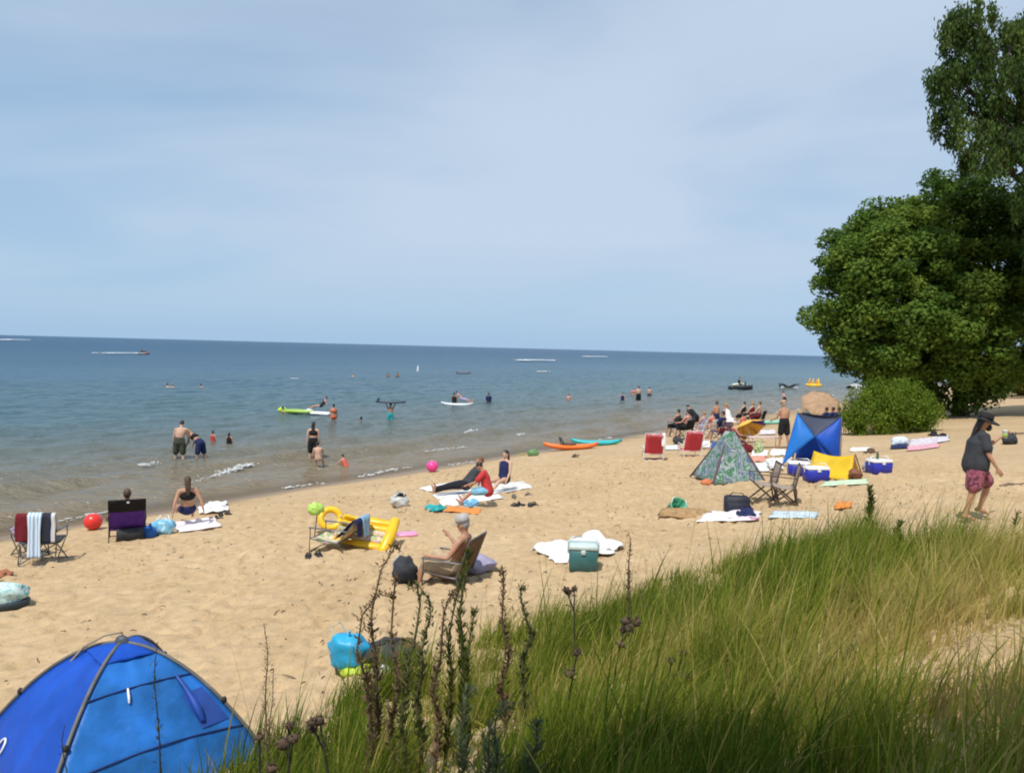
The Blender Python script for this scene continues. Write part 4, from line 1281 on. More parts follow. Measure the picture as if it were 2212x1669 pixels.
# ---- far left: camp chair hung with towels
pc = G(95, 1213)
c1 = chair('camp chair hung with maroon, pale blue and black towels on the left', pc, R(8), .62, .40, .44, .56, 10, CL['charcoal'], CL['charcoal'], FR['grey'], kind='cross', name='camp_chair')
drape('maroon towel hanging over the left side of the camp chair', c1, -.32, -.10, .35, .50, CL['maroon'], group='towels hung over the left camp chair')
st_lb = stripes('cloth_pale_stripe', [(.30, .50, .72), (.66, .74, .82), (.72, .78, .84), (.24, .42, .62)], 5.0, 'X')
drape('pale blue and white striped towel hanging long down the middle of the camp chair', c1, -.11, .12, .3, .80, st_lb, group='towels hung over the left camp chair', lift=.034)
drape('black and navy towel with a white stripe over the right side of the camp chair', c1, .09, .35, .35, .52, stripes('cloth_black_stripe', [(.010, .011, .016), (.012, .014, .03), (.012, .013, .02), (.012, .02, .05), (.6, .6, .6)], .9, 'X'), group='towels hung over the left camp chair', lift=.028)
p2 = G(52, 1205)
c2 = chair('low grey folding chair close behind the camp chair with towels', p2 + Vector((-.05, .25, 0)), R(52), .48, .30, .40, .40, 18, CL['grey'], CL['lavender'], FR['black'], name='camp_chair', kind='cross')
tg = lump((0, 0, 0), (.26, .18, .16), 5).build('grey_bundle', CL['lavender'], None)
tg.location = p2 + Vector((-.10, .22, .50)); tag(tg, 'grey cloth bundle heaped on the low grey folding chair', 'cloth bundle')

# ---- purple recliner with a woman
pp = G(275, 1163)
rzp = R(26)
c3 = chair('purple and black high backed beach chair facing the lake', pp, rzp, .68, .26, .50, .80, 30, CL['purple'], CL['purple'], FR['black'], name='high_back_chair')
MB().grid(lambda u, v: ((u - .5) * .66, -.25 - .80 * math.sin(R(30)) * (.62 + .40 * v) - .025, .26 + .80 * math.cos(R(30)) * (.62 + .40 * v)), 4, 4).build('head_panel', CL['black'], c3, thick=.012)
MB().grid(lambda u, v: ((u - .5) * .5 + .05, -.36 - .05 * math.sin(v * 3), .06 + v * .24), 4, 4).build('rear_pocket', CL['charcoal'], c3, thick=.02)
MB().ell((.02, -.25 - .80 * math.sin(R(30)) * .93 - .045, .26 + .80 * math.cos(R(30)) * .93), (.03, .006, .025), 8, 6).build('logo_patch', mat('patch_white', (.75, .72, .8), .6), c3)
person('woman reclining in the purple chair, only her brown hair and left arm showing', pp + Matrix.Rotation(rzp, 3, 'Z') @ Vector((0, -.10, 0)), rzp, 1.72, 'tan', 'brown', 'short', [('onepiece', 'black')], dict(lean=-26, head=-12, L=(78, 6, 40), Rr=(74, 6, 36), AL=(28, 30, 30), AR=(30, 14, 40)), seat=.30, vox=.018)
b = thing('beach_ball', 'red beach ball on the sand left of the purple chair', 'ball', G(201, 1143))
b.location.z += .19
MB().ell((0, 0, 0), (.20, .20, .19), 20, 14).build('ball_skin', mat('ball_red', (.70, .035, .025), .3, .05), b)
MB().ell((0, 0, .187), (.035, .035, .008), 10, 6).build('valve', mat('valve_white', (.75, .7, .7), .4), b)
bag('dark purple bag lying between the red ball and the purple chair', G(218, 1135) + Vector((.1, .5, 0)), .4, (.50, .3, .2), CL['navy'], 3)
bag('pale blue beach bag right of the purple chair', G(352, 1152), .2, (.52, .34, .36), blotch('bag_pale_blue', [(.10, .38, .62), (.22, .52, .72), (.55, .72, .8)], 5), 4, sm=CL['white'])
bag('dark blue cloth bag tucked under the right side of the purple chair', G(320, 1160), .5, (.34, .26, .26), CL['blue'], 6)
towel('pink and white towel spread under the woman in the bikini', [(385, 1152), (478, 1138), (462, 1118), (372, 1130)], cloth('pinkwhite', (.78, .68, .70), var=.05), seed=1, fold=.02)
person('woman in a dark bikini sitting on the pink towel, leaning back on her arms', G(400, 1137) + Vector((0, .1, .03)), yaw(-.5, 1), 1.68, 'tan', 'brown', 'long', [('top', 'black'), ('brief', 'navy')], dict(lean=-16, head=0, L=(88, 7, 20), Rr=(84, 7, 30), AL=(-26, 20, 6), AR=(-26, 22, 6)), vox=.018)
towel('white towel heaped right of the woman in the bikini', [(432, 1112), (494, 1106), (486, 1088), (425, 1096)], CL['white'], seed=2, fold=.09, rag=.12)
hb_ = lump((0, 0, .10), (.24, .16, .14), 8).build('rolled_cloth', CL['white'], None); hb_.location = G(466, 1104) + Vector((0, 0, .03)); tag(hb_, 'small bundle of white cloth lying on the heaped white towel', 'cloth bundle')
pair(484, 1112, .6, 'black sandal beside the white towel by the lake', rub)
pair(463, 1122, 1.2, 'dark sandal at the edge of the pink towel', rub)
# ---- bottom left edge
sandal(G(14, 1248) + Vector((.02, 0, .01)), R(100), 'brown leather sandal at the left edge of the sand', rubb, None)
q = towel('rust brown towel at the left edge of the photo', [(-60, 1252), (24, 1250), (28, 1238), (-50, 1237)], cloth('rust', (.33, .12, .06)), seed=5, fold=.06)
bg_ = thing('tote_bag', 'mint and white patterned tote with a dark base at the left edge', 'bag', G(2, 1312), .25)
lump((0, 0, .17), (.34, .22, .19), 9).build('pouch', blotch('mint_print', [(.16, .42, .42), (.55, .68, .66), (.30, .55, .54)], 7), bg_)
MB().loft([[(math.cos(a) * r * .36, math.sin(a) * r * .25, z) for a in [2 * math.pi * i / 18 for i in range(18)]] for r, z in ((.88, 0), (1.0, .03), (1.03, .10), (.98, .11))]).build('base', mat('bag_base', (.02, .035, .045), .6), bg_)

# ---- middle: low chair with towels and pool floats
pm = G(716, 1186)
rzm = yaw(-1, .25)
flor = blotch('floral_print', [(.72, .20, .24), (.76, .70, .45), (.30, .42, .16), (.78, .45, .50), (.74, .64, .30)], 7)
c4 = chair('low floral beach chair hung with blue towels beside the yellow float', pm, rzm, .58, .20, .52, .52, 38, flor, flor, FR['grey'], group=None)
drape('navy towel over the back of the low floral chair', c4, -.30, -.06, .45, .30, CL['navy'], group='towels over the low floral chair')
drape('blue and white striped towel over the back of the low floral chair', c4, -.08, .22, .50, .36, stripes('cloth_blue_stripe', [(.10, .30, .52), (.46, .62, .74), (.05, .10, .26), (.30, .52, .68)], 4.0, 'X'), group='towels over the low floral chair', lift=.032)
mbf = MB()
yl = mat('vinyl_yellow', (.85, .50, .015), .35, .06, 4, .5)
fl = thing('pool_float', 'yellow edged inflatable mattress with a floral print propped behind the low chair', 'pool float', G(785, 1178) + Vector((0, .1, .18)), R(-12), None, (R(38), R(4)))
fl.scale = (.74, .74, .74)
for k in range(5):
    y = -.36 + k * .18
    MB().limb([(-.62, y, .10), (0, y, .12), (.62, y, .10)], [.095, .10, .095], n=12).build('tube', flor if k in (1, 2) else yl, fl)
MB().limb([(.66, -.45, .12), (.70, 0, .16), (.66, .45, .13)], [.12, .14, .12], n=12).build('pillow', yl, fl)
fl2 = thing('pool_float', 'small yellow float ring standing behind the low floral chair', 'pool float', G(706, 1150) + Vector((0, .3, .22)), .3, None, (R(62), 0))
rg = []
for i in range(17):
    a = 2 * math.pi * i / 16
    rg.append([((.2 + .07 * math.cos(b)) * math.cos(a), (.2 + .07 * math.cos(b)) * math.sin(a), .07 * math.sin(b)) for b in [2 * math.pi * j / 10 for j in range(10)]])
MB().loft(rg, cap=False).build('ring', yl, fl2)
MB().limb([(.18, .02, .07), (.2, .03, .11)], [.016, .012], n=6).build('valve', mat('valve_white', (.75, .7, .7), .4), fl2)
nt_ = thing('toy_net', 'lime green toy net leaning on the low floral chair', 'toy', G(676, 1160) + Vector((0, .2, 0)), .4)
MB().limb([(-.02, 0, 0), (.03, .02, .45)], [.012, .012], n=6).build('handle', FR['grey'], nt_)
lump((0, 0, .52), (.17, .10, .13), 12).build('net', mat('lime', (.42, .65, .12), .6, .2, 30), nt_)
bt_ = thing('water_toy', 'pink and lilac inflatable paddle behind the yellow float', 'toy', G(848, 1163), R(20))
MB().limb([(-.35, 0, .06), (0, 0, .07), (.12, 0, .07)], [.035, .04, .035], n=8).build('handle', mat('lilac', (.55, .30, .62), .45, .1), bt_)
MB().box((.28, 0, .07), (.36, .24, .07), bev=.3).build('blade', mat('vinyl_pink', (.76, .30, .50), .4, .1), bt_)
pair(676, 1203, .3, 'black sandal in front of the low floral chair', rub)

# ---- man sitting in the brown chair
pb = G(968, 1256)
rzb = yaw(-1, .36)
c5 = chair('brown canvas beach chair with a man sitting in it facing left', pb, rzb, .62, .16, .50, .60, 20, CL['brown'], CL['brown'], FR['grey'], name='canvas_chair')
person('older man in a pale cap sitting shirtless in the brown chair', pb + Matrix.Rotation(rzb, 3, 'Z') @ Vector((0, -.08, 0)), rzb, 1.66, 'tan', 'grey', 'short', [('shorts', 'beige')], dict(lean=-20, head=14, L=(98, 10, 88), Rr=(106, 10, 100), AL=(30, 16, 62), AR=(40, 16, 90)), seat=.15, vox=.015, hat=('cap', mat('cap_pale', (.40, .39, .38), .8, .1)), fat=1.12, face=True)
bp_ = thing('backpack', 'dark backpack standing in front of the seated man', 'bag', G(872, 1258), R(30))
lump((0, 0, .19), (.17, .15, .22), 14).build('pack', CL['charcoal'], bp_)
lump((0, -.14, .12), (.15, .08, .11), 15).build('front_pocket', CL['black'], bp_)
MB().limb([(-.06, .08, .38), (-.10, .17, .28), (-.09, .16, .08)], [.018] * 3, n=6).build('strap', mat('strap_grey', (.45, .45, .46), .7), bp_)
tw = lump((0, 0, .12), (.30, .22, .13), 17).build('cloth_heap', CL['lavender'], None); tw.location = G(1002, 1246) + Vector((.15, .25, 0)); tag(tw, 'greyish cloth heap at the back of the brown chair', 'cloth bundle')

# ---- white blanket and teal cooler
towel('large white blanket spread on the sand behind the teal cooler', [(1205, 1226), (1346, 1188), (1300, 1162), (1160, 1196)], CL['white'], name='white_blanket', seed=7, fold=.13, nu=34, nv=26, rag=.40, cat='blanket')
tealc = mat('cooler_teal', (.035, .13, .135), .45, .08)
cooler('teal cooler with a pale lid and swing handle at the edge of the white blanket', G(1258, 1229), R(-4), (.40, .32, .40), tealc, mat('lid_pale', (.50, .60, .58), .45, .05), mat('handle_pale', (.55, .62, .62), .4, .05))

# ---- family lying on towels
towel('white and pale blue towel under the person in black trousers', [(960, 1098), (1085, 1078), (1070, 1052), (935, 1070)], stripes('cloth_white_blue', [(.78, .78, .78), (.62, .72, .80), (.80, .80, .79), (.74, .76, .78)], 3, 'X'), seed=9, fold=.025)
towel('long white towel behind the person in black trousers', [(930, 1062), (1060, 1040), (1040, 1026), (905, 1056)], CL['white'], seed=10, fold=.02)
towel('pale towel under the dark haired woman', [(1072, 1068), (1152, 1054), (1130, 1040), (1060, 1046)], cloth('offwhite', (.66, .64, .60), var=.05), seed=11, fold=.02)
person('person in black trousers and dark top reclining with feet to the left', G(1008, 1068) + Vector((0, 0, .03)), yaw(-1, -.28), 1.76, 'tan', 'red', 'short', [('trousers', 'black'), ('shirt', 'charcoal')], dict(lean=-38, head=-4, L=(86, 5, 4), Rr=(82, 5, 10), AL=(-38, 14, 40), AR=(-30, 14, 40)), vox=.018)
person('person in a red shirt sitting hunched beside the one in black trousers', G(1052, 1094) + Vector((0, 0, .03)), yaw(-.8, .1), 1.5, 'tan', 'dark', 'short', [('shirt', 'red'), ('shorts', 'lightblue')], dict(lean=16, head=40, side=4, L=(84, 8, 40), Rr=(80, 8, 30), AL=(40, 14, 30), AR=(30, 12, 30)), vox=.018)
person('dark haired woman in a navy swimsuit sitting at the right of the family', G(1088, 1062) + Vector((0, 0, .03)), yaw(-.5, -.6), 1.66, 'fair', 'dark', 'long', [('onepiece', 'navy')], dict(lean=-6, head=6, L=(86, 8, 30), Rr=(84, 8, 24), AL=(20, 12, 20), AR=(-14, 18, 6)), vox=.018)
bag('pale grey beach bag with a black cap lying on top, left of the family', G(862, 1094), .3, (.46, .34, .36), cloth('palegrey', (.52, .52, .50)), 21, straps=True, top=CL['black'])
towel('teal cloth lying in front of the family towels', [(926, 1108), (958, 1106), (952, 1095), (920, 1098)], CL['teal'], seed=12, fold=.10, rag=.2)
towel('narrow orange towel lying in front of the family', [(958, 1106), (1036, 1113), (1040, 1101), (962, 1095)], CL['orange'], seed=13, fold=.03)
towel('folded light blue towel beside the red shirt', [(1000, 1100), (1034, 1094), (1026, 1078), (994, 1086)], CL['lightblue'], seed=14, fold=.06, rag=.1)
pair(1118, 1092, .9, 'black flip flop right of the family, nearer pair', rub, .2)
pair(1150, 1092, .3, 'dark flip flop right of the family, farther right pair', rub, .12)
pair(1126, 1072, .3, 'grey sandal behind the flip flops', mat('rubber_grey', (.12, .11, .1), .7), .4)
bl = thing('beach_ball', 'pink beach ball at the edge of the water', 'ball', G(933, 1018))
MB().ell((0, 0, .20), (.21, .21, .20), 18, 12).build('ball_skin', mat('ball_pink', (.80, .06, .30), .3, .1, 3), bl)
MB().ell((0, -.05, .398), (.03, .03, .008), 8, 6).build('valve', mat('valve_white', (.75, .7, .7), .4), bl)

# ------------------------------------------------------------------ kayaks and toys at the waterline


def kayak(label, loc, rz, L, W, m, seat=True, name='kayak', group=None, cat='kayak', sit=None):
    t = thing(name, label, cat, loc, rz, group)
    N = 14; rings = []
    for i in range(N + 1):
        u = i / N * 2 - 1; k = max(.05, (1 - abs(u) ** 2.6)); w = W / 2 * k; h = .15 * (.6 + .4 * k); z0 = .14 * abs(u) ** 3
        rings.append([(math.cos(a) * w, u * L / 2, z0 + .15 + math.sin(a) * h * (1.0 if math.sin(a) < 0 else .62)) for a in [2 * math.pi * j / 14 for j in range(14)]])
    MB().loft(rings).build('hull', m, t)
    if seat:
        MB().loft([[(math.cos(a) * r * W * .33, -.15 + math.sin(a) * r * .38, z) for a in [2 * math.pi * j / 16 for j in range(16)]] for r, z in ((1.05, .225), (1.0, .265), (.85, .265), (.8, .235))]).build('cockpit', rub, t)
        MB().limb([(-W * .28, -.42, .31), (-W * .2, -.50, .52), (W * .2, -.50, .52), (W * .28, -.42, .31)], [(.04, .03)] * 4, n=8).build('seat_back', sit or rub, t)
    MB().limb([(0, L / 2 - .22, .27), (0, L / 2 - .14, .32), (0, L / 2 - .06, .27)], [.012] * 3, n=6).build('carry_handle', rub, t)
    return t


pk = G(1233, 970)
kayak('orange kayak pulled up on the sand at the waterline', pk, R(-77), 2.5, .72, mat('kayak_orange', (.80, .17, .025), .4, .08, 3))
pk2 = G(1288, 961)
kayak('teal kayak behind the right end of the orange kayak', pk2, R(-82), 2.4, .66, mat('kayak_teal', (.03, .42, .44), .4, .08, 3), seat=False)
pair(1243, 985, 1.4, 'black flip flop on the sand in front of the orange kayak', rub, .5)
y1 = thing('swim_noodle', 'yellow foam noodle lying at the water edge left of the kayaks', 'noodle', Wt(1132, 984), R(60))
MB().limb([(-.5, 0, .05), (-.1, .12, .07), (.3, .0, .05), (.55, .1, .05)], [.05] * 4, n=8).build('foam', mat('foam_yellow', (.72, .68, .10), .7), y1)
g1 = lump((0, 0, .10), (.22, .16, .16), 31).build('green_bundle', mat('bundle_green', (.12, .24, .09), .8, .2), None); g1.location = G(1150, 983); tag(g1, 'green cloth bundle beside the yellow noodle', 'cloth bundle')

# ---- floats in the lake


def mattress(label, loc, rz, L, W, n, m, m2, name='pool_float', z=.05, group=None):
    t = thing(name, label, 'pool float', loc, rz, group)
    for k in range(n):
        x = -W / 2 + (k + .5) * W / n; r = W / n * .53
        MB().limb([(x, -L / 2, z + r * .6), (x, 0, z + r * .7), (x, L / 2 - .25, z + r * .6)], [r * .95, r, r * .95], n=10).build('tube', m if k % 2 else m2, t)
    MB().limb([(-W / 2 + .08, L / 2 - .1, z + .14), (0, L / 2 - .06, z + .18), (W / 2 - .08, L / 2 - .1, z + .14)], [.13, .15, .13], n=10).build('pillow', m, t)
    return t


lime = mat('vinyl_lime', (.46, .72, .06), .35, .06); dgreen = mat('vinyl_green', (.24, .42, .04), .35, .1); vwhite = mat('vinyl_white', (.72, .73, .76), .35, .05)
mattress('long lime green inflatable raft in the lake with a swimmer at its end', Wt(638, 893), R(84), 2.0, .95, 5, lime, dgreen, z=.12)
mattress('white inflatable float right of the lime raft with someone lying on it', Wt(688, 895), R(70), 1.7, .72, 4, vwhite, vwhite)
kayak('white paddle board with two bathers on it in the middle of the lake', Wt(987, 873) - Vector((0, 0, .12)), R(85), 2.6, .7, vwhite, seat=False, name='paddle_board', cat='board')
pbo = Wt(843, 904); pbo.z = .0
bb = thing('body_board', 'long dark board carried level on the head of the boy in teal trunks', 'board', (pbo.x, pbo.y, 1.62 * .60 + .06), R(4))
rg = []
for i in range(13):
    u = i / 12 * 2 - 1; w = .30 * max(.12, 1 - abs(u) ** 3)
    rg.append([(u * .92, w * math.cos(a), .05 * math.sin(a) + .05 * u * u) for a in [2 * math.pi * j / 10 for j in range(10)]])
MB().loft(rg).build('deck', mat('board_dark', (.02, .022, .04), .4), bb)
MB().limb([(-.75, 0, .05), (-.80, 0, .16), (-.70, 0, .26)], [.05, .07, .06], n=8).build('fin', mat('board_fin', (.03, .04, .09), .4), bb)
rf = mattress('low dark raft far out with a swimmer at its right end', Wt(1000, 806), R(86), 2.2, .9, 3, mat('vinyl_dark', (.06, .06, .09), .4), mat('vinyl_dark2', (.10, .09, .13), .4), z=.02)
bu = thing('white_buoy', 'small white sail shaped buoy far out in the lake', 'buoy', Wt(902, 801))
MB().loft([[(math.cos(a) * r, math.sin(a) * r * .6, z) for a in [2 * math.pi * j / 10 for j in range(10)]] for r, z in ((.18, -.1), (.22, .1), (.15, .5), (.04, 1.0))]).build('float_body', vwhite, bu)
MB().limb([(0, 0, .95), (0, 0, 1.25)], [.02, .015], n=6).build('tip', vwhite, bu)


def jetski(label, loc, rz, m, rider, S=1.0, seatm=None, group='jet skis on the lake'):
    t = thing('jet_ski', label, 'jet ski', loc, rz, group)
    N = 10; rings = []
    for i in range(N + 1):
        u = i / N * 2 - 1; w = .55 * S * (1 - max(0, u) ** 2.2 * .85) ; z1 = (.42 + .18 * max(0, u)) * S
        rings.append([(-w * .7, u * 1.5 * S, -.1), (w * .7, u * 1.5 * S, -.1), (w, u * 1.5 * S, z1 * .6), (w * .6, u * 1.5 * S, z1), (-w * .6, u * 1.5 * S, z1), (-w, u * 1.5 * S, z1 * .6)])
    MB().loft(rings).build('hull', m, t)
    MB().limb([(0, -1.1 * S, .55 * S), (0, -.3 * S, .68 * S), (0, .3 * S, .66 * S)], [(.2 * S, .14 * S), (.2 * S, .16 * S), (.16 * S, .14 * S)], n=10).build('seat', seatm or rub, t)
    MB().limb([(-.38 * S, .42 * S, 1.0 * S), (0, .55 * S, .92 * S), (.38 * S, .42 * S, 1.0 * S)], [.03 * S] * 3, n=6).limb([(0, .55 * S, .5 * S), (0, .55 * S, .92 * S)], [.1 * S, .06 * S], n=8).build('handlebar', rub, t)
    if rider:
        person(rider, Vector(loc) + Matrix.Rotation(rz, 3, 'Z') @ Vector((0, -.35 * S, .70 * S)), rz, 1.75, 'tan', 'dark', 'short', [('tank', 'black'), ('shorts', 'black')], dict(lean=14, L=(62, 20, 76), Rr=(62, 20, 76), AL=(50, 10, 30), AR=(50, 10, 30)), seat=-.02, vox=.03, fingers=False)
    return t


jetski('black jet ski with a pale seat floating near the shore on the right', Wt(1600, 840), R(-80), mat('hull_black', (.014, .014, .016), .3), 'rider in black sitting on the black jet ski', 1.05, mat('seat_cream', (.62, .62, .45), .5))
jetski('small dark jet ski racing to the right far out on the left', Wt(310, 764), R(-82), mat('hull_red', (.30, .08, .08), .3), 'rider on the racing jet ski far out on the left', 1.1)
# wavy black and white float
wv = thing('water_lounge', 'black and white wavy floating lounge near the shore right of the black jet ski', 'pool float', Wt(1703, 838), R(6))
S0 = 2.6
MB().grid(lambda u, v: ((u - .5) * S0, (v - .5) * .9, .42 + .22 * math.sin(u * 7.0 + 1.2) * (1 - .2 * v)), 20, 4).build('top_sheet', CL['black'], wv, thick=.10)
MB().limb([(-1.15, 0, .08), (-.4, 0, .12), (.4, 0, .12), (1.15, 0, .08)], [(.14, .40)] * 4, side=(0, 0, 1), n=12).build('white_tube', vwhite, wv)
MB().limb([(-1.22, 0, -.2), (-1.25, 0, .55)], [.10, .14], n=8).build('end_post', CL['charcoal'], wv)
# yellow star float beyond the tan umbrella
ys_ = thing('pool_float', 'yellow spiky inflatable island floating behind the tan umbrella', 'pool float', Wt(1757, 832), R(10))
rg = []
for i in range(19):
    a = 2 * math.pi * i / 18
    rg.append([((1.0 + .24 * math.cos(b)) * math.cos(a), (1.0 + .24 * math.cos(b)) * math.sin(a), .1 + .24 * math.sin(b)) for b in [2 * math.pi * j / 8 for j in range(8)]])
MB().loft(rg, cap=False).build('ring', yl, ys_)
for k in range(5):
    a = R(200 + k * 35) if k < 3 else R(20 + (k - 3) * 90)
    MB().limb([(math.cos(a) * .9, math.sin(a) * .7, .25), (math.cos(a) * 1.0, math.sin(a) * .8, .7), (math.cos(a) * .95 + .1, math.sin(a) * .8, 1.1)], [.2, .15, .05], n=8).build('spike', yl if k % 2 else mat('vinyl_orange', (.72, .34, .08), .4), ys_)

# ---- boats drawn up on the shore beyond the bush
for i, (px, py, L, lb, m) in enumerate(((1878, 858, 3.2, 'lime green kayak lying on the far sand behind the bush', lime), (1862, 847, 3.4, 'lilac white kayak lying behind the lime one', mat('kayak_lilac', (.58, .52, .62), .4)), (1893, 852, 3.0, 'grey rowing boat hull on the far shore behind the bush', mat('hull_grey', (.42, .42, .44), .5)))):
    p = G(px, py)
    kayak(lb, p + Vector((0, 0, .0)), R(-70 + i * 9), L, .85, m, group='boats drawn up on the far shore')
tp_ = thing('boat_cover', 'long pale grey boat cover on the far shore under the tree', 'boat cover', G(1868, 838), R(-60))
MB().grid(lambda u, v: ((v - .5) * 2.2, (u - .5) * 7, .02 + 1.0 * math.sin(math.pi * v) ** .7 * (.8 + .2 * math.sin(u * 9))), 14, 8).build('cover_sheet', cloth('tarp', (.46, .46, .48)), tp_, thick=.04)
MB().limb([(0, -3.4, .85), (0, 0, 1.0), (0, 3.4, .95)], [.05] * 3, n=6).build('ridge_pole', FR['alu'], tp_)

# ------------------------------------------------------------------ red chairs and the group by the water
redm = stripes('cloth_red_sling', [(.56, .030, .055), (.60, .035, .06), (.50, .03, .05), (.62, .10, .12)], 6, 'Z')
cr1 = chair('red beach chair with pale arms, left and nearer one of the two red chairs', G(1408, 992), R(-2), .66, .24, .50, .80, 20, redm, redm, FR['white'], group='red beach chairs')
MB().limb([(-.24, -.58, .92), (0, -.60, .95), (.24, -.58, .92)], [(.06, .05)] * 3, n=8).build('head_pillow', cloth('rosy', (.62, .22, .26)), cr1)
drape('white cloth hanging from the right arm side of the left red chair', cr1, .24, .36, .25, .45, CL['white'])
cr2 = copy_thing(cr1, G(1488, 985), R(8), 'red beach chair standing right of the other, in front of the group')
# grey beach cart, table bits
GRP = 'beachgoers sitting together near the water'
grp = [
    (1458, 942, 'person in dark grey at the left end of the seated group', 'tan', 'dark', 'short', [('tank', 'charcoal'), ('shorts', 'black')], 1.75, .50, CL['black']),
    (1478, 948, 'broad shirtless man in a black chair behind the right red chair', 'pink', 'dark', 'short', [('shorts', 'black')], 1.8, .50, CL['black']),
    (1512, 946, 'person in a lavender top sitting in the middle of the group', 'pink', 'blond', 'short', [('tank', 'lavender')], 1.68, .46, CL['white']),
    (1531, 945, 'sunburnt person right of the one in lavender', 'pink', 'red', 'short', [('top', 'coral')], 1.66, .46, CL['white']),
    (1552, 955, 'dark haired person in navy sitting in a blue chair behind the tepee tent', 'tan', 'dark', 'short', [('shirt', 'navy')], 1.75, .48, CL['blue']),
]
for px, py, lb, sk, hr, hl, wr, H, sh, cm in grp:
    g = G(px, py); rz = WATER * rnd.uniform(.6, 1.0)
    chair({'person in dark grey at the left end of the seated group': 'black folding chair at the left end of the group', 'broad shirtless man in a black chair behind the right red chair': 'black chair holding the broad shirtless man', 'person in a lavender top sitting in the middle of the group': 'white chair under the person in lavender', 'sunburnt person right of the one in lavender': 'white chair under the sunburnt person', 'dark haired person in navy sitting in a blue chair behind the tepee tent': 'blue chair behind the tepee tent'}[lb], g, rz, .6, sh, .48, .50, 18, cm, cm, FR['black'] if cm is not CL['white'] else FR['white'], name='folding_chair', kind='cross', group='chairs of the group near the water')
    person(lb, g + Matrix.Rotation(rz, 3, 'Z') @ Vector((0, -.06, 0)), rz, H, sk, hr, hl, wr, SITC, seat=sh + .02, vox=.024, group=GRP, fingers=False)
for px, py, lb, hr, wr in ((1604, 916, 'person in a black top standing at the water edge, left of three', 'dark', [('tank', 'black'), ('shorts', 'black')]), (1622, 918, 'blond person in maroon at the water edge, middle of three', 'blond', [('onepiece', 'maroon')]), (1637, 920, 'person in dark trunks at the water edge, right of three', 'brown', [('shorts', 'maroon')])):
    person(lb, G(px, py), WATER + rnd.uniform(-.4, .4), 1.72, 'fair', hr, 'short', wr, dict(lean=-4, L=(70, 10, 66), Rr=(74, 10, 60), AL=(30, 14, 40), AR=(30, 14, 40)), seat=.52, vox=.026, group=GRP, fingers=False)
    g = G(px, py)
    chair('dark chair under the ' + {0: 'left', 1: 'middle', 2: 'right'}[int((px - 1600) / 14)] + ' one of three at the water edge', g, WATER, .56, .42, .46, .5, 16, CL['black'], CL['black'], FR['black'], name='folding_chair', kind='cross', group='chairs of the group near the water')
g = G(1584, 975)
person('person in a red swimsuit and pale hat sitting behind the tepee tent', g, yaw(.9, .5), 1.72, 'pink', 'blond', 'short', [('onepiece', 'red')], LOWC, seat=.42, vox=.022, hat=('brim', CL['white']), group=GRP, fat=1.15, fingers=False)
chair('low red chair under the person in the red swimsuit', g, yaw(.9, .5), .64, .40, .5, .56, 22, CL['maroon'], CL['maroon'], FR['black'], name='folding_chair', kind='cross')
person('tan person sitting sideways left of the one in the red swimsuit', G(1563, 972), yaw(.5, 1), 1.68, 'tan', 'brown', 'tail', [('top', 'navy')], LOWC, seat=.36, vox=.022, group=GRP, fingers=False)
for px, py, lb, sk, hr, hl, wr, ps_ in ((1545, 938, 'tanned person standing in the group, behind the blue chair', 'tan', 'brown', 'short', [('shorts', 'navy')], STAND), (1572, 950, 'blond person in a white top standing behind the tepee tent', 'pink', 'blond', 'tail', [('tank', 'white'), ('shorts', 'coral')], dict(lean=18, L=(4, 5, 6), Rr=(-4, 5, 5))),
                                        (1500, 938, 'person in black bending over in the middle of the group', 'fair', 'dark', 'short', [('shirt', 'black'), ('shorts', 'charcoal')], dict(lean=48, head=40, L=(6, 6, 8), Rr=(-6, 6, 6))), (1602, 948, 'child in a coral top near the yellow and blue umbrella', 'tan', 'dark', 'short', [('tank', 'coral'), ('shorts', 'purple')], STAND)):
    person(lb, G(px, py), WATER + rnd.uniform(-.5, .5), 1.2 if 'child' in lb else 1.68, sk, hr, hl, wr, ps_, vox=.024, group=GRP, fingers=False)
for px, py, lb, m_, sd in ((1463, 958, 'dark bag on the sand at the left end of the group', CL['charcoal'], 81), (1524, 968, 'white bag on the sand below the group', CL['white'], 82), (1612, 975, 'maroon bag under the yellow and blue umbrella', CL['maroon'], 83), (1546, 972, 'blue bag between the group and the tepee tent', CL['blue'], 84)):
    bag(lb, G(px, py), rnd.uniform(0, 3), (.5, .34, .36), m_, sd)
towel('pale towel on the sand between the red chairs', [(1436, 972), (1466, 971), (1462, 962), (1436, 963)], cloth('offwhite3', (.62, .64, .62)), seed=60, fold=.04)
towel('lilac white towel on the sand left of the standing man', [(1640, 938), (1676, 938), (1674, 929), (1642, 930)], cloth('lilacwhite', (.66, .60, .66)), seed=61, fold=.04)
sm_ = person('shirtless man in black shorts standing alone between the group and the blue shelter', G(1691, 968), yaw(-.35, 1), 1.80, 'tan', 'grey', 'short', [('shorts', 'black')], dict(lean=4, head=14, L=(4, 5, 5), Rr=(-4, 5, 4), AL=(16, 12, 50), AR=(12, 12, 40)), vox=.018, fat=1.1, hat=('cap', cloth('cap_tan', (.45, .30, .2))))
kayak('mint green kayak on the sand left of the standing man', G(1655, 916), R(-80), 2.4, .7, CL['mint'], seat=False)

# ---- yellow and blue umbrella tipped over


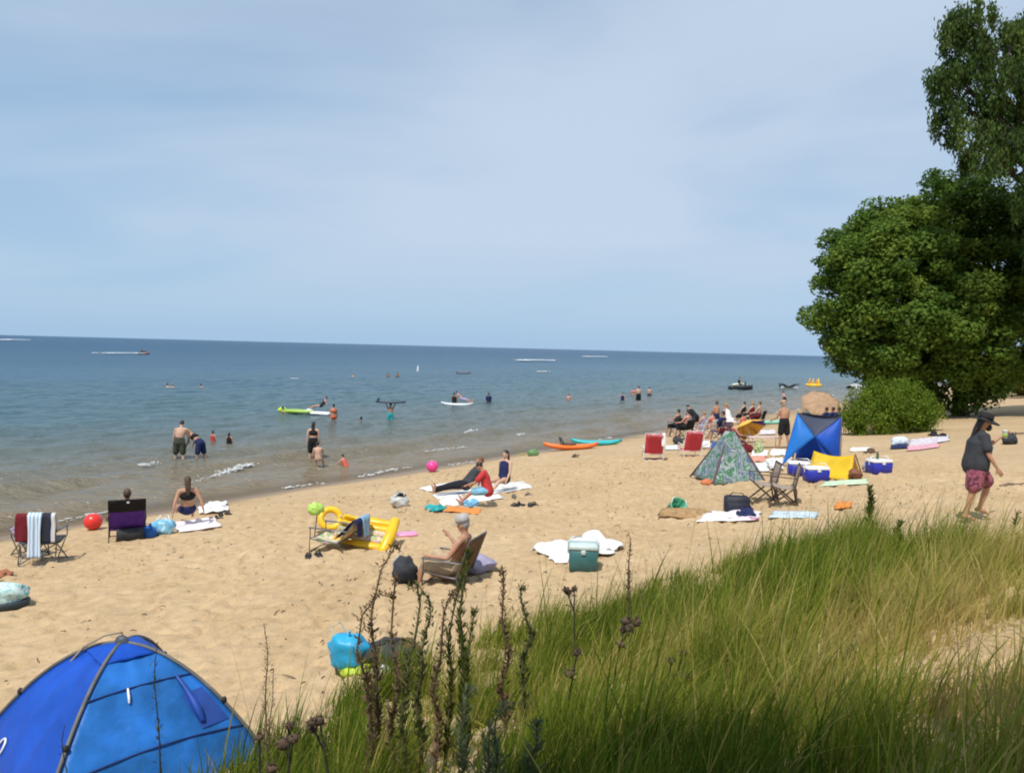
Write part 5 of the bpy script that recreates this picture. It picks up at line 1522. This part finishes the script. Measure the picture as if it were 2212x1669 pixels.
def umbrella(label, base, tipdir, pole, rad, depth_, pan, n=8, name='beach_umbrella', rim_drop=.0):
    """canopy whose axis points along tipdir; panels are parts, alternate materials"""
    t = thing(name, label, 'umbrella', base)
    a = Vector(tipdir).normalized(); x = a.orthogonal().normalized(); y = a.cross(x)
    top = a * pole
    for k in range(n):
        a0, a1 = 2 * math.pi * k / n, 2 * math.pi * (k + 1) / n

        def fn(u, v):
            an = a0 + (a1 - a0) * v
            chord = math.cos((a1 - a0) / 2) / math.cos(an - (a0 + a1) / 2)
            r = rad * u * (chord * (1 - .04 * math.sin(math.pi * v)))
            return top - a * (depth_ * u ** 1.7) + x * (math.cos(an) * r) + y * (math.sin(an) * r)
        MB().grid(fn, 6, 5).build('panel', pan[k % len(pan)], t, thick=.006)
    m = MB()
    for k in range(n):
        an = 2 * math.pi * k / n
        m.limb([top - a * .04, top - a * (depth_ * .35 + .02) + (x * math.cos(an) + y * math.sin(an)) * rad * .5, top - a * (depth_ + .01) + (x * math.cos(an) + y * math.sin(an)) * rad * .98], [.006] * 3, n=5)
    m.build('ribs', FR['alu'], t)
    MB().limb([a * -.15, a * pole * .5, top + a * .08], [.018, .018, .012], n=8).build('pole', FR['white'], t)
    return t


gu = G(1622, 955)
umbrella('yellow and blue beach umbrella tipped low beside the seated group', gu + Vector((0, 0, .25)), (-.25, .45, .6), .75, .85, .42, [cloth('umb_yellow', (.80, .45, .08)), cloth('umb_yellow', (.80, .45, .08)), cloth('umb_blue', (.07, .06, .36)), cloth('umb_yellow', (.8, .45, .08))], 8)
gt_ = G(1757, 921)
tanp = mat('umbrella_tan', (.46, .30, .185), .8, .10, 4, .2, trans=.15)
umbrella('large plain tan umbrella tilted on edge behind the blue shelter', gt_ + Vector((0, 0, .15)), (-.05, -.55, .65), 1.75, 1.05, .24, [tanp], 8)
person('person in a teal shirt sitting in front of the tan umbrella', G(1745, 915) + Vector((0, 0, 0)), WATER, 1.72, 'tan', 'dark', 'short', [('shirt', 'teal')], SITC, seat=.62, vox=.024, fingers=False)
chair('dark folding chair under the person in teal', G(1745, 915), WATER, .6, .58, .48, .5, 18, CL['charcoal'], CL['charcoal'], FR['black'], name='folding_chair', kind='cross')
for px, lb in ((1779, 'left dark head of three behind the right end of the blue shelter'), (1793, 'middle one of three sitters behind the blue shelter'), (1806, 'right one of three sitters behind the blue shelter')):
    g = G(px, 930)
    person(lb, g, WATER + rnd.uniform(-.3, .3), 1.66, 'brown', 'dark', 'short', [('shirt', 'navy')], SITC, seat=.36, vox=.026, fingers=False, group='sitters hidden behind the blue shelter')
wp = thing('white_post', 'short white post standing right of the tan umbrella', 'post', G(1797, 893))
MB().limb([(0, 0, -.1), (0, 0, 1.3)], [.07, .07], n=8).build('shaft', FR['white'], wp)
MB().ell((0, 0, 1.33), (.09, .09, .05), 8, 6).build('cap', FR['white'], wp)

# ---- tepee tent
pt = G(1572, 1036)
tz_ = 1.36
tep = thing('tepee_tent', 'small tepee shaped play tent with a grey green leaf print', 'tent', pt, R(8))
pal = blotch('tepee_print', [(.17, .22, .23), (.36, .40, .41), (.06, .19, .10), (.26, .31, .32), (.10, .15, .22), (.42, .46, .46)], 3.4, .8, .12, (1, 1, .55))
A_, Bt = .76, .09
cn = [(-1, -1), (1, -1), (1, 1), (-1, 1)]
for k in range(4):
    c0, c1_ = cn[k], cn[(k + 1) % 4]

    def fn(u, v):
        s_ = A_ * (1 - u) + Bt * u
        x = (c0[0] * (1 - v) + c1_[0] * v) * s_; y = (c0[1] * (1 - v) + c1_[1] * v) * s_
        k2 = 1 - .10 * math.sin(math.pi * v) * math.sin(math.pi * min(1, u * 1.1))
        return (x * k2, y * k2, .02 + tz_ * u)
    MB().grid(fn, 10, 8).build('cloth_panel', pal, tep, thick=.006)
pd = mat('tepee_pole', (.10, .05, .06), .6, .2)
for c in cn:
    MB().limb([(c[0] * A_ * 1.05, c[1] * A_ * 1.05, -.03), (c[0] * .42, c[1] * .42, tz_ * .52), (-c[0] * .06, -c[1] * .06, tz_ + .22)], [.026, .026, .022], n=8).build('pole', pd, tep)
sb = lump((0, 0, .06), (.14, .12, .10), 41).build('orange_sandbag', mat('peg_orange', (.62, .20, .08), .7), tep); sb.location = (-A_ * 1.2, -A_ * .9, 0)

# ---- blue shelter
ps = G(1752, 1006)
sh_ = thing('sun_shelter', 'bright blue sun shelter with a sagging dark grey roof', 'tent', ps, math.atan2(-ps.x, ps.y))
bl1 = mat('nylon_sky', (.03, .24, .72), .5, .08, 3, .3, trans=.35); bl2 = mat('nylon_blue', (.02, .11, .58), .5, .08, 3, .3, trans=.3); dk = mat('nylon_dark', (.035, .045, .085), .6, .1, 3, .3)
W2, D2, Hs = .84, 1.1, 1.60
ap = Vector((.06, -.08, .92))          # where roof, left and right flaps meet at the front
TL, TR = Vector((-.48, .25, Hs)), Vector((.78, .35, Hs - .08)); BL, BR = Vector((-W2, -.25, 0)), Vector((W2 - .05, .1, .05))
BTL, BTR = Vector((-.42, D2 + .2, Hs - .25)), Vector((.70, D2 + .2, Hs - .3))


def tri(a, b_, c, bulge=Vector((0, 0, 0)), n=10):
    return MB().grid(lambda u, v: a.lerp(b_, u).lerp(a.lerp(c, u), v) + bulge * math.sin(math.pi * u * .8) * math.sin(math.pi * v), n, n)


tri(TL, BL, ap, Vector((0, -.10, .05))).build('left_flap', bl1, sh_, thick=.008)
tri(TR, BR, ap, Vector((.04, -.14, 0))).build('right_flap', bl2, sh_, thick=.008)
MB().grid(lambda u, v: ap.lerp(Vector((.42, .0, .12)), u).lerp(TR.lerp(BR, u * .97 + .03), v) + Vector((0, -.06 * math.sin(math.pi * v), 0)), 8, 6).build('right_flap', bl2, sh_, thick=.008)
tri(ap + Vector((0, -.012, 0)), TL + Vector((0, -.012, .004)), TR + Vector((0, -.012, .004)), Vector((0, -.04, -.16))).build('front_valance', dk, sh_, thick=.008)
MB().grid(lambda u, v: TL.lerp(TR, u).lerp(BTL.lerp(BTR, u), v) + Vector((0, 0, -.14 * math.sin(math.pi * u) * math.sin(math.pi * v))), 8, 8).build('roof', dk, sh_, thick=.008)
MB().grid(lambda u, v: BTL.lerp(BTR, u).lerp(Vector((-.50, D2 + .3, 0)).lerp(Vector((.70, D2 + .3, 0)), u), v), 6, 6).build('back_wall', bl2, sh_, thick=.008)
for a, b_ in ((TR, BR + Vector((.02, 0, -.05))), (TL, Vector((-.55, .35, 0))), (BTL, Vector((-.6, D2 + .25, 0))), (BTR, Vector((.75, D2 + .25, 0)))):
    MB().limb([a + Vector((.012, .03, .03)), a.lerp(b_, .5) + Vector((.02, .03, 0)), b_], [.014] * 3, n=7).build('pole', FR['grey'], sh_)

# ---- yellow tent
py_ = G(1798, 1028)
yt = thing('pup_tent', 'small yellow ridge tent with a dark brown open end, right of the blue shelter', 'tent', py_, R(-40))
yt.scale = (.84, .84, .84)
ym = mat('nylon_yellow', (.82, .56, .02), .5, .08, 3, .3, trans=.3); yb = mat('nylon_ochre', (.34, .19, .05), .7, .1)
Lr, Wr, Hr = 1.25, .58, .74
for sg in (-1, 1):
    MB().grid(lambda u, v: ((u - .5) * Lr + .10 * v * (1 if u > .5 else -.4), sg * Wr * v ** 1.15, .02 + Hr * (1 - v) * (1 - .14 * math.sin(math.pi * u)) - .05 * math.sin(math.pi * v)), 10, 8).build('side_sheet', ym, yt, thick=.008)
MB().grid(lambda u, v: (-Lr / 2 + .04, (u - .5) * 2 * Wr * (1 - v) * .95, .02 + Hr * .95 * v), 6, 6).build('back_wall', yb, yt, thick=.008)
MB().grid(lambda u, v: ((u - .5) * Lr * .95, (v - .5) * Wr * 1.9, .015), 4, 4).build('floor_sheet', yb, yt, thick=.006)
for sg in (-1, 1):
    MB().limb([(Lr / 2 + .12, sg * Wr, 0), (Lr / 2 + .02, sg * .02, Hr + .04)], [.022, .018], n=7).build('end_pole', mat('pole_rust', (.22, .09, .05), .6), yt)
lp = lump((0, 0, .13), (.16, .14, .14), 45).build('brown_bundle', mat('bundle_brown', (.20, .075, .04), .8, .2), None); lp.location = G(1846, 1034); tag(lp, 'reddish brown bundle at the mouth of the yellow tent', 'cloth bundle')

# ---- coolers
cb = mat('cooler_blue', (.020, .030, .36), .4, .06); cw = mat('cooler_white', (.80, .80, .80), .4, .03)
k1 = cooler('blue cooler with white lid in front of the yellow tent, nearest of the three', G(1761, 1037), R(4), (.56, .36, .38), cb, cw, group='blue coolers with white lids')
copy_thing(k1, G(1727, 1026) + Vector((0, .1, 0)), R(-10), 'blue cooler with white lid tucked left of and behind the nearest one', 'blue coolers with white lids')
k3 = copy_thing(k1, G(1897, 1021), R(14), 'blue cooler standing alone on the sand right of the yellow tent', 'blue coolers with white lids')
bag('small grey bag leaning on the lone blue cooler', G(1874, 1019), .3, (.32, .24, .26), CL['grey'], 33)
bo = thing('drink_bottle', 'dark green bottle on the lid of the lone blue cooler', 'bottle', G(1897, 1021) + Vector((-.05, 0, .385)))
MB().loft([[(math.cos(a) * r, math.sin(a) * r, z) for a in [2 * math.pi * j / 12 for j in range(12)]] for r, z in ((.032, 0), (.034, .01), (.034, .13), (.014, .19), (.013, .22))]).build('glass', mat('glass_green', (.06, .12, .04), .15), bo)
MB().loft([[(math.cos(a) * r, math.sin(a) * r, z) for a in [2 * math.pi * j / 10 for j in range(10)]] for r, z in ((.015, .218), (.015, .24))]).build('cap', FR['alu'], bo)
# towels and clutter between tepee and shelter
towel('white towel spread left of the blue shelter', [(1622, 985), (1656, 986), (1658, 974), (1626, 973)], CL['white'], seed=20, fold=.04, group='white towels left of the blue shelter')
towel('white towel nearer the standing man', [(1662, 984), (1698, 984), (1696, 973), (1664, 973)], cloth('white2', (.78, .78, .72), var=.04), seed=21, fold=.06, group='white towels left of the blue shelter')
towel('salmon pink towel between the tepee and the white towels', [(1625, 998), (1662, 996), (1658, 985), (1628, 986)], cloth('salmon', (.66, .30, .22)), seed=22, fold=.05, rag=.2)
towel('pale sheet with folds in front of the salmon towel', [(1632, 1022), (1660, 1018), (1656, 1000), (1628, 1003)], cloth('offwhite2', (.66, .66, .64)), seed=23, fold=.05)
towel('navy and white towel in a heap at the left corner of the blue shelter', [(1657, 1016), (1692, 1018), (1690, 998), (1660, 999)], blotch('navy_white', [(.04, .13, .33), (.78, .78, .76), (.74, .76, .74), (.03, .03, .05)], 2.6), seed=24, fold=.16, rag=.2)
pb2 = thing('beach_table', 'low pale folding table behind the white towels', 'table', G(1655, 968) + Vector((0, .3, 0)), R(4))
MB().box((0, 0, .42), (1.3, .5, .035)).build('table_top', mat('table_pink', (.62, .46, .40), .5), pb2)
for sx_ in (-.55, .55):
    for sy_ in (-.2, .2):
        MB().limb([(sx_, sy_, 0), (sx_, sy_, .41)], [.015, .015], n=6).build('leg', FR['alu'], pb2)
gb = bag('olive and green bag beside the right pole of the tepee tent', G(1638, 980), .2, (.36, .28, .55), blotch('olive_bag', [(.14, .17, .05), (.42, .5, .25), (.2, .16, .08)], 5), 36)

# ---- two folded back chairs facing left
cf1 = chair('brown framed folding chair, left and emptier of the two in front of the tepee tent', G(1645, 1083), R(84), .52, .42, .46, .50, 12, mat('sling_open', (.34, .27, .22), .8), mat('sling_open', (.34, .27, .22), .8), FR['brown'], group='brown framed folding chairs', name='folding_chair', kind='cross', fr=.019)
cf2 = copy_thing(cf1, G(1688, 1091), R(74), 'brown framed folding chair, right one with its mesh back towards the coolers', 'brown framed folding chairs')

# ---- black bag and towels
towel('white and pink towel with a plum pattern under the black bag', [(1503, 1130), (1640, 1126), (1640, 1108), (1528, 1106)], blotch('pink_print', [(.74, .66, .72), (.78, .76, .78), (.76, .70, .74), (.42, .13, .26)], 2.6), seed=30, fold=.04, rag=.1)
bs_ = thing('speaker_bag', 'black square bag standing on the white and pink towel', 'bag', G(1590, 1107), R(-8))
MB().box((0, 0, .18), (.50, .28, .36), bev=.14).build('case', mat('case_black', (.010, .011, .022), .6, .3), bs_)
MB().limb([(-.16, 0, .35), (-.1, 0, .42), (.1, 0, .42), (.16, 0, .35)], [.012] * 4, n=6).build('strap', rub, bs_)
MB().box((0, -.15, .14), (.40, .05, .20), bev=.2).build('front_pocket', mat('case_black2', (.014, .015, .03), .7), bs_)
towel('navy cloth folded on the white and pink towel', [(1592, 1124), (1630, 1122), (1622, 1104), (1588, 1106)], CL['navy'], seed=31, fold=.07, lift=.07)
towel('thin light blue towel right of the white and pink towel', [(1660, 1122), (1762, 1122), (1768, 1108), (1672, 1107)], blotch('pale_blue_print', [(.45, .58, .64), (.55, .62, .66), (.38, .50, .60)], 4), seed=32, fold=.03)
bk = thing('sand_bucket', 'green toy bucket lying tipped beside the dug sand', 'bucket', G(1449, 1103), .3, None, (R(58), R(12)))
MB().loft([[(math.cos(a) * r, math.sin(a) * r, z) for a in [2 * math.pi * j / 16 for j in range(16)]] for r, z in ((.13, -.02), (.19, .30), (.205, .31), (.205, .33), (.18, .33), (.12, .02))]).build('pail', mat('plastic_green', (.05, .36, .20), .4, .08), bk)
MB().limb([(-.2, 0, .31), (-.15, .16, .36), (.15, .16, .36), (.2, 0, .31)], [.009] * 4, n=6).build('handle', FR['white'], bk)
hm = lump((0, 0, 0), (.55, .42, .10), 50, 20, 12, .5).build('sand_pile', mat('damp_sand', (.36, .23, .115), .95, .2, 12, .1, .6, 18), None); hm.location = G(1487, 1110) + Vector((0, 0, .03)); tag(hm, 'small heap of damp brown sand dug beside the green bucket', 'sand heap')
towel('mint green towel lying flat in front of the coolers', [(1770, 1052), (1876, 1046), (1872, 1036), (1778, 1042)], cloth('mint2', (.52, .66, .46)), seed=33, fold=.02)
towel('orange cloth half hidden behind the crest grass', [(1800, 1102), (1836, 1098), (1838, 1088), (1806, 1090)], CL['orange'], seed=34, fold=.05)
# ---- towels below the bush
towel('white towel with dark stripe spread on the sand below the bush', [(1962, 968), (2050, 952), (2046, 938), (1966, 950)], stripes('cloth_dark_line', [(.76, .77, .79), (.78, .78, .78), (.05, .07, .14), (.72, .5, .56)], 1.3, 'Y'), seed=36, fold=.05)
towel('navy and brown towel left of the white one below the bush', [(1922, 970), (1962, 968), (1958, 958), (1926, 960)], CL['navy'], seed=37, fold=.05)
hb2 = lump((0, 0, .14), (.36, .24, .20), 52).build('white_bundle', cloth('bluewhite', (.58, .64, .70)), None); hb2.location = G(1944, 962) + Vector((0, .1, 0)); tag(hb2, 'pale blue white bundle of cloth on the navy towel below the bush', 'cloth bundle')
towel('pink towel lying under the edge of the white striped one', [(1958, 974), (2030, 966), (2026, 958), (1960, 965)], cloth('pinkish', (.66, .34, .40)), seed=38, fold=.03)
for px, py, lb in ((2016, 940, 'dark cap lying on the white striped towel, left one'), (2036, 944, 'dark cap lying on the white striped towel, right one'), (1880, 978, 'dark hat lying alone on the sand left of the towels')):
    t = thing('sun_hat', lb, 'hat', G(px, py), .3, 'dark hats on the sand')
    MB().loft([[(math.cos(a) * r, math.sin(a) * r, z) for a in [2 * math.pi * j / 14 for j in range(14)]] for r, z in ((.24, .03), (.24, .05), (.14, .06), (.12, .16), (.05, .19))]).build('hat_body', CL['brown'] if px < 1900 else CL['black'], t)
    MB().loft([[(math.cos(a) * r, math.sin(a) * r, z) for a in [2 * math.pi * j / 14 for j in range(14)]] for r, z in ((.142, .062), (.137, .09), (.133, .09))], cap=False).build('hat_band', CL['charcoal'], t)
towel('narrow white towel right of the blue shelter', [(1835, 975), (1880, 974), (1880, 967), (1838, 967)], CL['white'], seed=39, fold=.02)
dgb = bag('dark rounded bag lying on the sand right of the walking man', G(2180, 958), .4, (.50, .40, .40), CL['charcoal'], 55)
dw = thing('driftwood', 'thin grey driftwood branch on the sand at the right edge', 'driftwood', G(2188, 1050), .2)
MB().limb([(-.35, 0, .03), (-.1, .03, .06), (.15, 0, .05), (.45, .06, .10)], [.02, .03, .028, .012], n=7).build('branch', mat('driftwood', (.20, .15, .10), .9, .3), dw)
MB().limb([(.1, 0, .05), (.25, -.12, .10)], [.016, .008], n=6).build('twig', mat('driftwood', (.2, .15, .1), .9), dw)
MB_ = thing('driftwood', 'longer dark stick lying beyond the dark rounded bag', 'driftwood', G(2200, 938), R(14))
MB().limb([(-.6, 0, .03), (.2, .04, .07), (1.0, .1, .12)], [.03, .035, .02], n=7).build('branch', mat('driftwood', (.2, .15, .1), .9), MB_)
MB().limb([(.3, .05, .07), (.5, -.12, .2)], [.018, .008], n=6).build('twig', mat('driftwood', (.2, .15, .1), .9), MB_)

# ------------------------------------------------------------------ aqua bucket bag and dark bag behind the weeds
pa = G(760, 1452)
aq = thing('toy_bag', 'bright aqua bag of sand toys with a yellow green base', 'bag', pa, R(-14), None, (R(0), R(-12)))
lump((0, 0, .20), (.21, .18, .20), 60, 26, 16, .30).build('pouch', mat('aqua', (.02, .36, .62), .45, .12, 5, .4), aq)
lump((.06, -.04, .04), (.18, .15, .07), 61).build('base', mat('lime_base', (.45, .58, .05), .5), aq)
MB().limb([(-.12, 0, .34), (-.15, 0, .46), (-.04, .02, .50), (.03, 0, .38)], [.005] * 4, n=6).build('handle', mat('aqua_handle', (.3, .55, .62), .4), aq)
MB().limb([(.05, -.04, .33), (.10, -.08, .43)], [.012, .012], n=6).build('toy_rake', mat('aqua', (.02, .36, .62)), aq)
bg2 = thing('beach_bag', 'dark grey and brown bag behind the weed stalks beside the aqua one', 'bag', G(845, 1440), .3)
lump((0, 0, .12), (.26, .18, .15), 63).build('pouch', CL['charcoal'], bg2)
lump((.14, 0, .15), (.17, .15, .11), 64).build('side_flap', CL['brown'], bg2)
lump((-.13, -.2, .05), (.10, .06, .06), 65).build('white_bottle', vwhite, bg2)
MB().limb([(-.2, -.05, .22), (-.1, -.1, .31), (.1, -.08, .30), (.2, 0, .22)], [.012] * 4, n=6).build('strap', rub, bg2)

# ------------------------------------------------------------------ big blue dome tent
Tc = Vector((-2.98, 5.9, 0)); Tc.z = H1(Tc.x, Tc.y)
Tz = .97
dt = thing('dome_tent', 'blue dome beach tent with grey pole sleeves in the near left corner', 'tent', Tc)
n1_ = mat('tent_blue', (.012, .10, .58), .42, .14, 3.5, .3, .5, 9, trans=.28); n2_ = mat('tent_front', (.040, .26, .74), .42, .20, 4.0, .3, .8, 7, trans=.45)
ctrs = [R(-2), R(-88), R(178), R(92)]
order = [0, 1, 2, 3]
RT = 1.24


def arc(k, u):
    """pole from corner k (u=0) to the apex (u=1)"""
    a = ctrs[k]
    r = 1 - u
    return Vector((math.cos(a) * r * RT, math.sin(a) * r * RT, Tz * (1 - r ** 1.85)))


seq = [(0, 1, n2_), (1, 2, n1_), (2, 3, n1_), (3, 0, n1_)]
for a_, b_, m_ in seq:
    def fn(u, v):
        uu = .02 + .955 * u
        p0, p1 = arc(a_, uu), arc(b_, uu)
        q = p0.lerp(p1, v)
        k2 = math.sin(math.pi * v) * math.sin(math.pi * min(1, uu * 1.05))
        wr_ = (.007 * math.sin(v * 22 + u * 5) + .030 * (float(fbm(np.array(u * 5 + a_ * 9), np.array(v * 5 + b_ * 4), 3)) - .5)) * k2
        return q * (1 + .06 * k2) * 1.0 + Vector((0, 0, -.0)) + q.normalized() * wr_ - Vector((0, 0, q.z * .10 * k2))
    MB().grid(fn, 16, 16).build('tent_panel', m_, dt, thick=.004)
# front panel seams, window flap and creased roll
def onp(u, v, lift=.012, pair_=(0, 1)):
    uu = .02 + .86 * u; p0, p1 = arc(pair_[0], uu), arc(pair_[1], uu); q = p0.lerp(p1, v); k2 = math.sin(math.pi * v) * math.sin(math.pi * min(1, uu * 1.05))
    w = q * (1 + .06 * k2) - Vector((0, 0, q.z * .10 * k2)); n = Vector((q.x, q.y, q.z * .9)).normalized()
    return w + n * lift
seam = mat('tent_seam', (.010, .035, .16), .7)
for lv_ in (.24, .62):
    MB().limb([onp(lv_ + .05 * math.sin(math.pi * v), v) for v in [i / 16 for i in range(17)]], [.006] * 17, n=6).build('seam', seam, dt)
MB().limb([onp(.64 - .30 * v, .16 + .05 * v, .02) for v in [i / 8 for i in range(9)]], [.01, .016, .02, .022, .025, .03, .034, .03, .02], n=8).build('rolled_flap', mat('tent_roll', (.010, .06, .34), .5, .2), dt)
MB().grid(lambda u, v: onp(.30 + .22 * u, .05 + .18 * v, .010), 6, 6).build('mesh_window', mat('tent_mesh', (.012, .06, .30), .7), dt)
MB().limb([onp(.66, .62, .02), onp(.60, .62, .03), onp(.57, .62, .02)], [.008, .010, .008], n=6).build('zip_pull', mat('white_pull', (.75, .78, .8), .5), dt)
for k in range(4):
    MB().limb([arc(k, .0) + Vector((0, 0, -.03))] + [arc(k, u) * 1.012 for u in [i / 14 for i in range(1, 15)]], [.008] + [.014] * 13 + [.012], n=8).build('pole_sleeve', mat('sleeve_grey', (.13, .125, .115), .6, .2, 8), dt)
    MB().ell(arc(k, .36) * 1.02, (.022, .022, .03), 8, 6).build('clip', rub, dt)
# roof cap over the open top, held up by the hub
def cap_pt(u, v):
    q = .035 + .20 * u; a = 2 * math.pi * v
    r = RT * q / (abs(math.cos(a - ctrs[0])) + abs(math.sin(a - ctrs[0])))
    return (math.cos(a) * r, math.sin(a) * r, Tz * (1 - q ** 1.85) + .012 + .004 * math.sin(9 * a))


MB().grid(cap_pt, 8, 32).build('vent_cap', n1_, dt, thick=.005)
MB().limb([(0, 0, Tz - .02), (0, 0, Tz + .035)], [(.07, .05), (.05, .035)], n=10).build('hub', mat('hub_grey', (.07, .08, .10), .5), dt)
MB().limb([Vector((-.42, -.02, Tz - .19)), Vector((-.28, -.03, Tz - .02)), Vector((-.12, -.02, Tz + .07)), Vector((0, 0, Tz + .09))], [.009] * 4, n=6).build('carry_strap', mat('sleeve_tan', (.36, .28, .18), .7), dt)
lg = MB()
for i in range(17):
    pass
lg.limb([onp(.16 + .05 * math.sin(2 * math.pi * i / 14), .72 + .035 * math.cos(2 * math.pi * i / 14), .012, (1, 2)) for i in range(15)], [.009] * 15, n=6)
lg.build('logo_print', mat('print_white', (.78, .80, .84), .6), dt)

# ------------------------------------------------------------------ foam on the lake
foamm = mat('foam_white', (.66, .68, .67), .9, .05, 6, .1)


def foam(name, pts, w, seed, zz=.07, dens=26):
    rr = random.Random(seed); mb = MB()
    P = [Wt(*p) for p in pts]
    for a, b_ in zip(P[:-1], P[1:]):
        L = (b_ - a).length; d = (b_ - a).normalized(); nrm = Vector((-d.y, d.x, 0))
        for k in range(max(3, int(L * dens * 2.6))):
            u = rr.random(); c = a.lerp(b_, u) + nrm * rr.gauss(0, w * .4) + Vector((0, 0, zz + rr.uniform(-.03, .03)))
            s = w * rr.uniform(.05, .17)
            mb.ell(c, (s * rr.uniform(1.2, 3.4), s * rr.uniform(.5, 1.1), s * .35), 7, 5, Matrix.Rotation(math.atan2(d.y, d.x), 3, 'Z'))
    return tag(mb.build(name, foamm if name == 'wave_foam' else mat('wake_white', (.70, .72, .74), .9, .03)), kind='stuff')


sw = random.Random(3)


def foam_line(t0, s0, L, seed):
    """thin broken line of froth along a small breaker"""
    mb = MB(); rr = random.Random(seed)
    for q in range(int(L * 20)):
        t = t0 + rr.random() * L; s = s0 + .22 * math.sin(t * .9 + seed) + rr.gauss(0, .10)
        c = Vector((-11.6 + .797 * s + .604 * t, 17.5 - .604 * s + .797 * t, .03 + .02 * rr.random()))
        a = rr.uniform(.012, .04)
        mb.ell(c, (a * rr.uniform(1.5, 3.5), a * rr.uniform(.5, 1), a * .4), 6, 4, Matrix.Rotation(R(52.8), 3, 'Z'))
    return tag(mb.build('wave_foam', foamm), kind='stuff')


foam('wave_foam', [(458, 1031), (490, 1020), (515, 1012), (545, 1003)], .30, 1, .06, 20)
foam('wave_foam', [(405, 1046), (440, 1036), (460, 1031)], .16, 2, .05, 9)
foam('wave_foam', [(300, 1008), (322, 1006), (338, 1001)], .26, 3, .08, 16)
foam('wave_foam', [(1008, 938), (1018, 935), (1026, 931)], .42, 4, .10, 16)
foam('wave_foam', [(1120, 941), (1132, 938)], .30, 5, .08, 12)
foam('wave_foam', [(1352, 905), (1362, 903)], .4, 6, .08, 12)
foam('wave_foam', [(626, 818), (644, 818)], .8, 7, .1, 5)
foam('wave_foam', [(1164, 803), (1178, 802)], 1.0, 8, .15, 6)
for k in range(26):
    t0_ = -6 + k * 3.4 + sw.uniform(-1, 1); L0 = sw.uniform(1.2, 3.4); s0_ = sw.choice((-.25, -.3, -1.4, -3.1, -5.7)) + sw.uniform(-.25, .25)
    foam_line(t0_, s0_, L0, k)
foam('boat_wake', [(208, 764), (235, 764), (262, 764), (290, 764), (308, 764)], 2.2, 9, .35, 3.0)
foam('boat_wake', [(0, 735), (28, 734), (60, 735)], 5.0, 10, .8, 1.6)
foam('boat_wake', [(1124, 780), (1150, 779), (1196, 780)], 3.0, 11, .5, 3.0)
foam('boat_wake', [(1264, 771), (1304, 771)], 4.2, 12, .6, 1.6)
sw = random.Random(3)
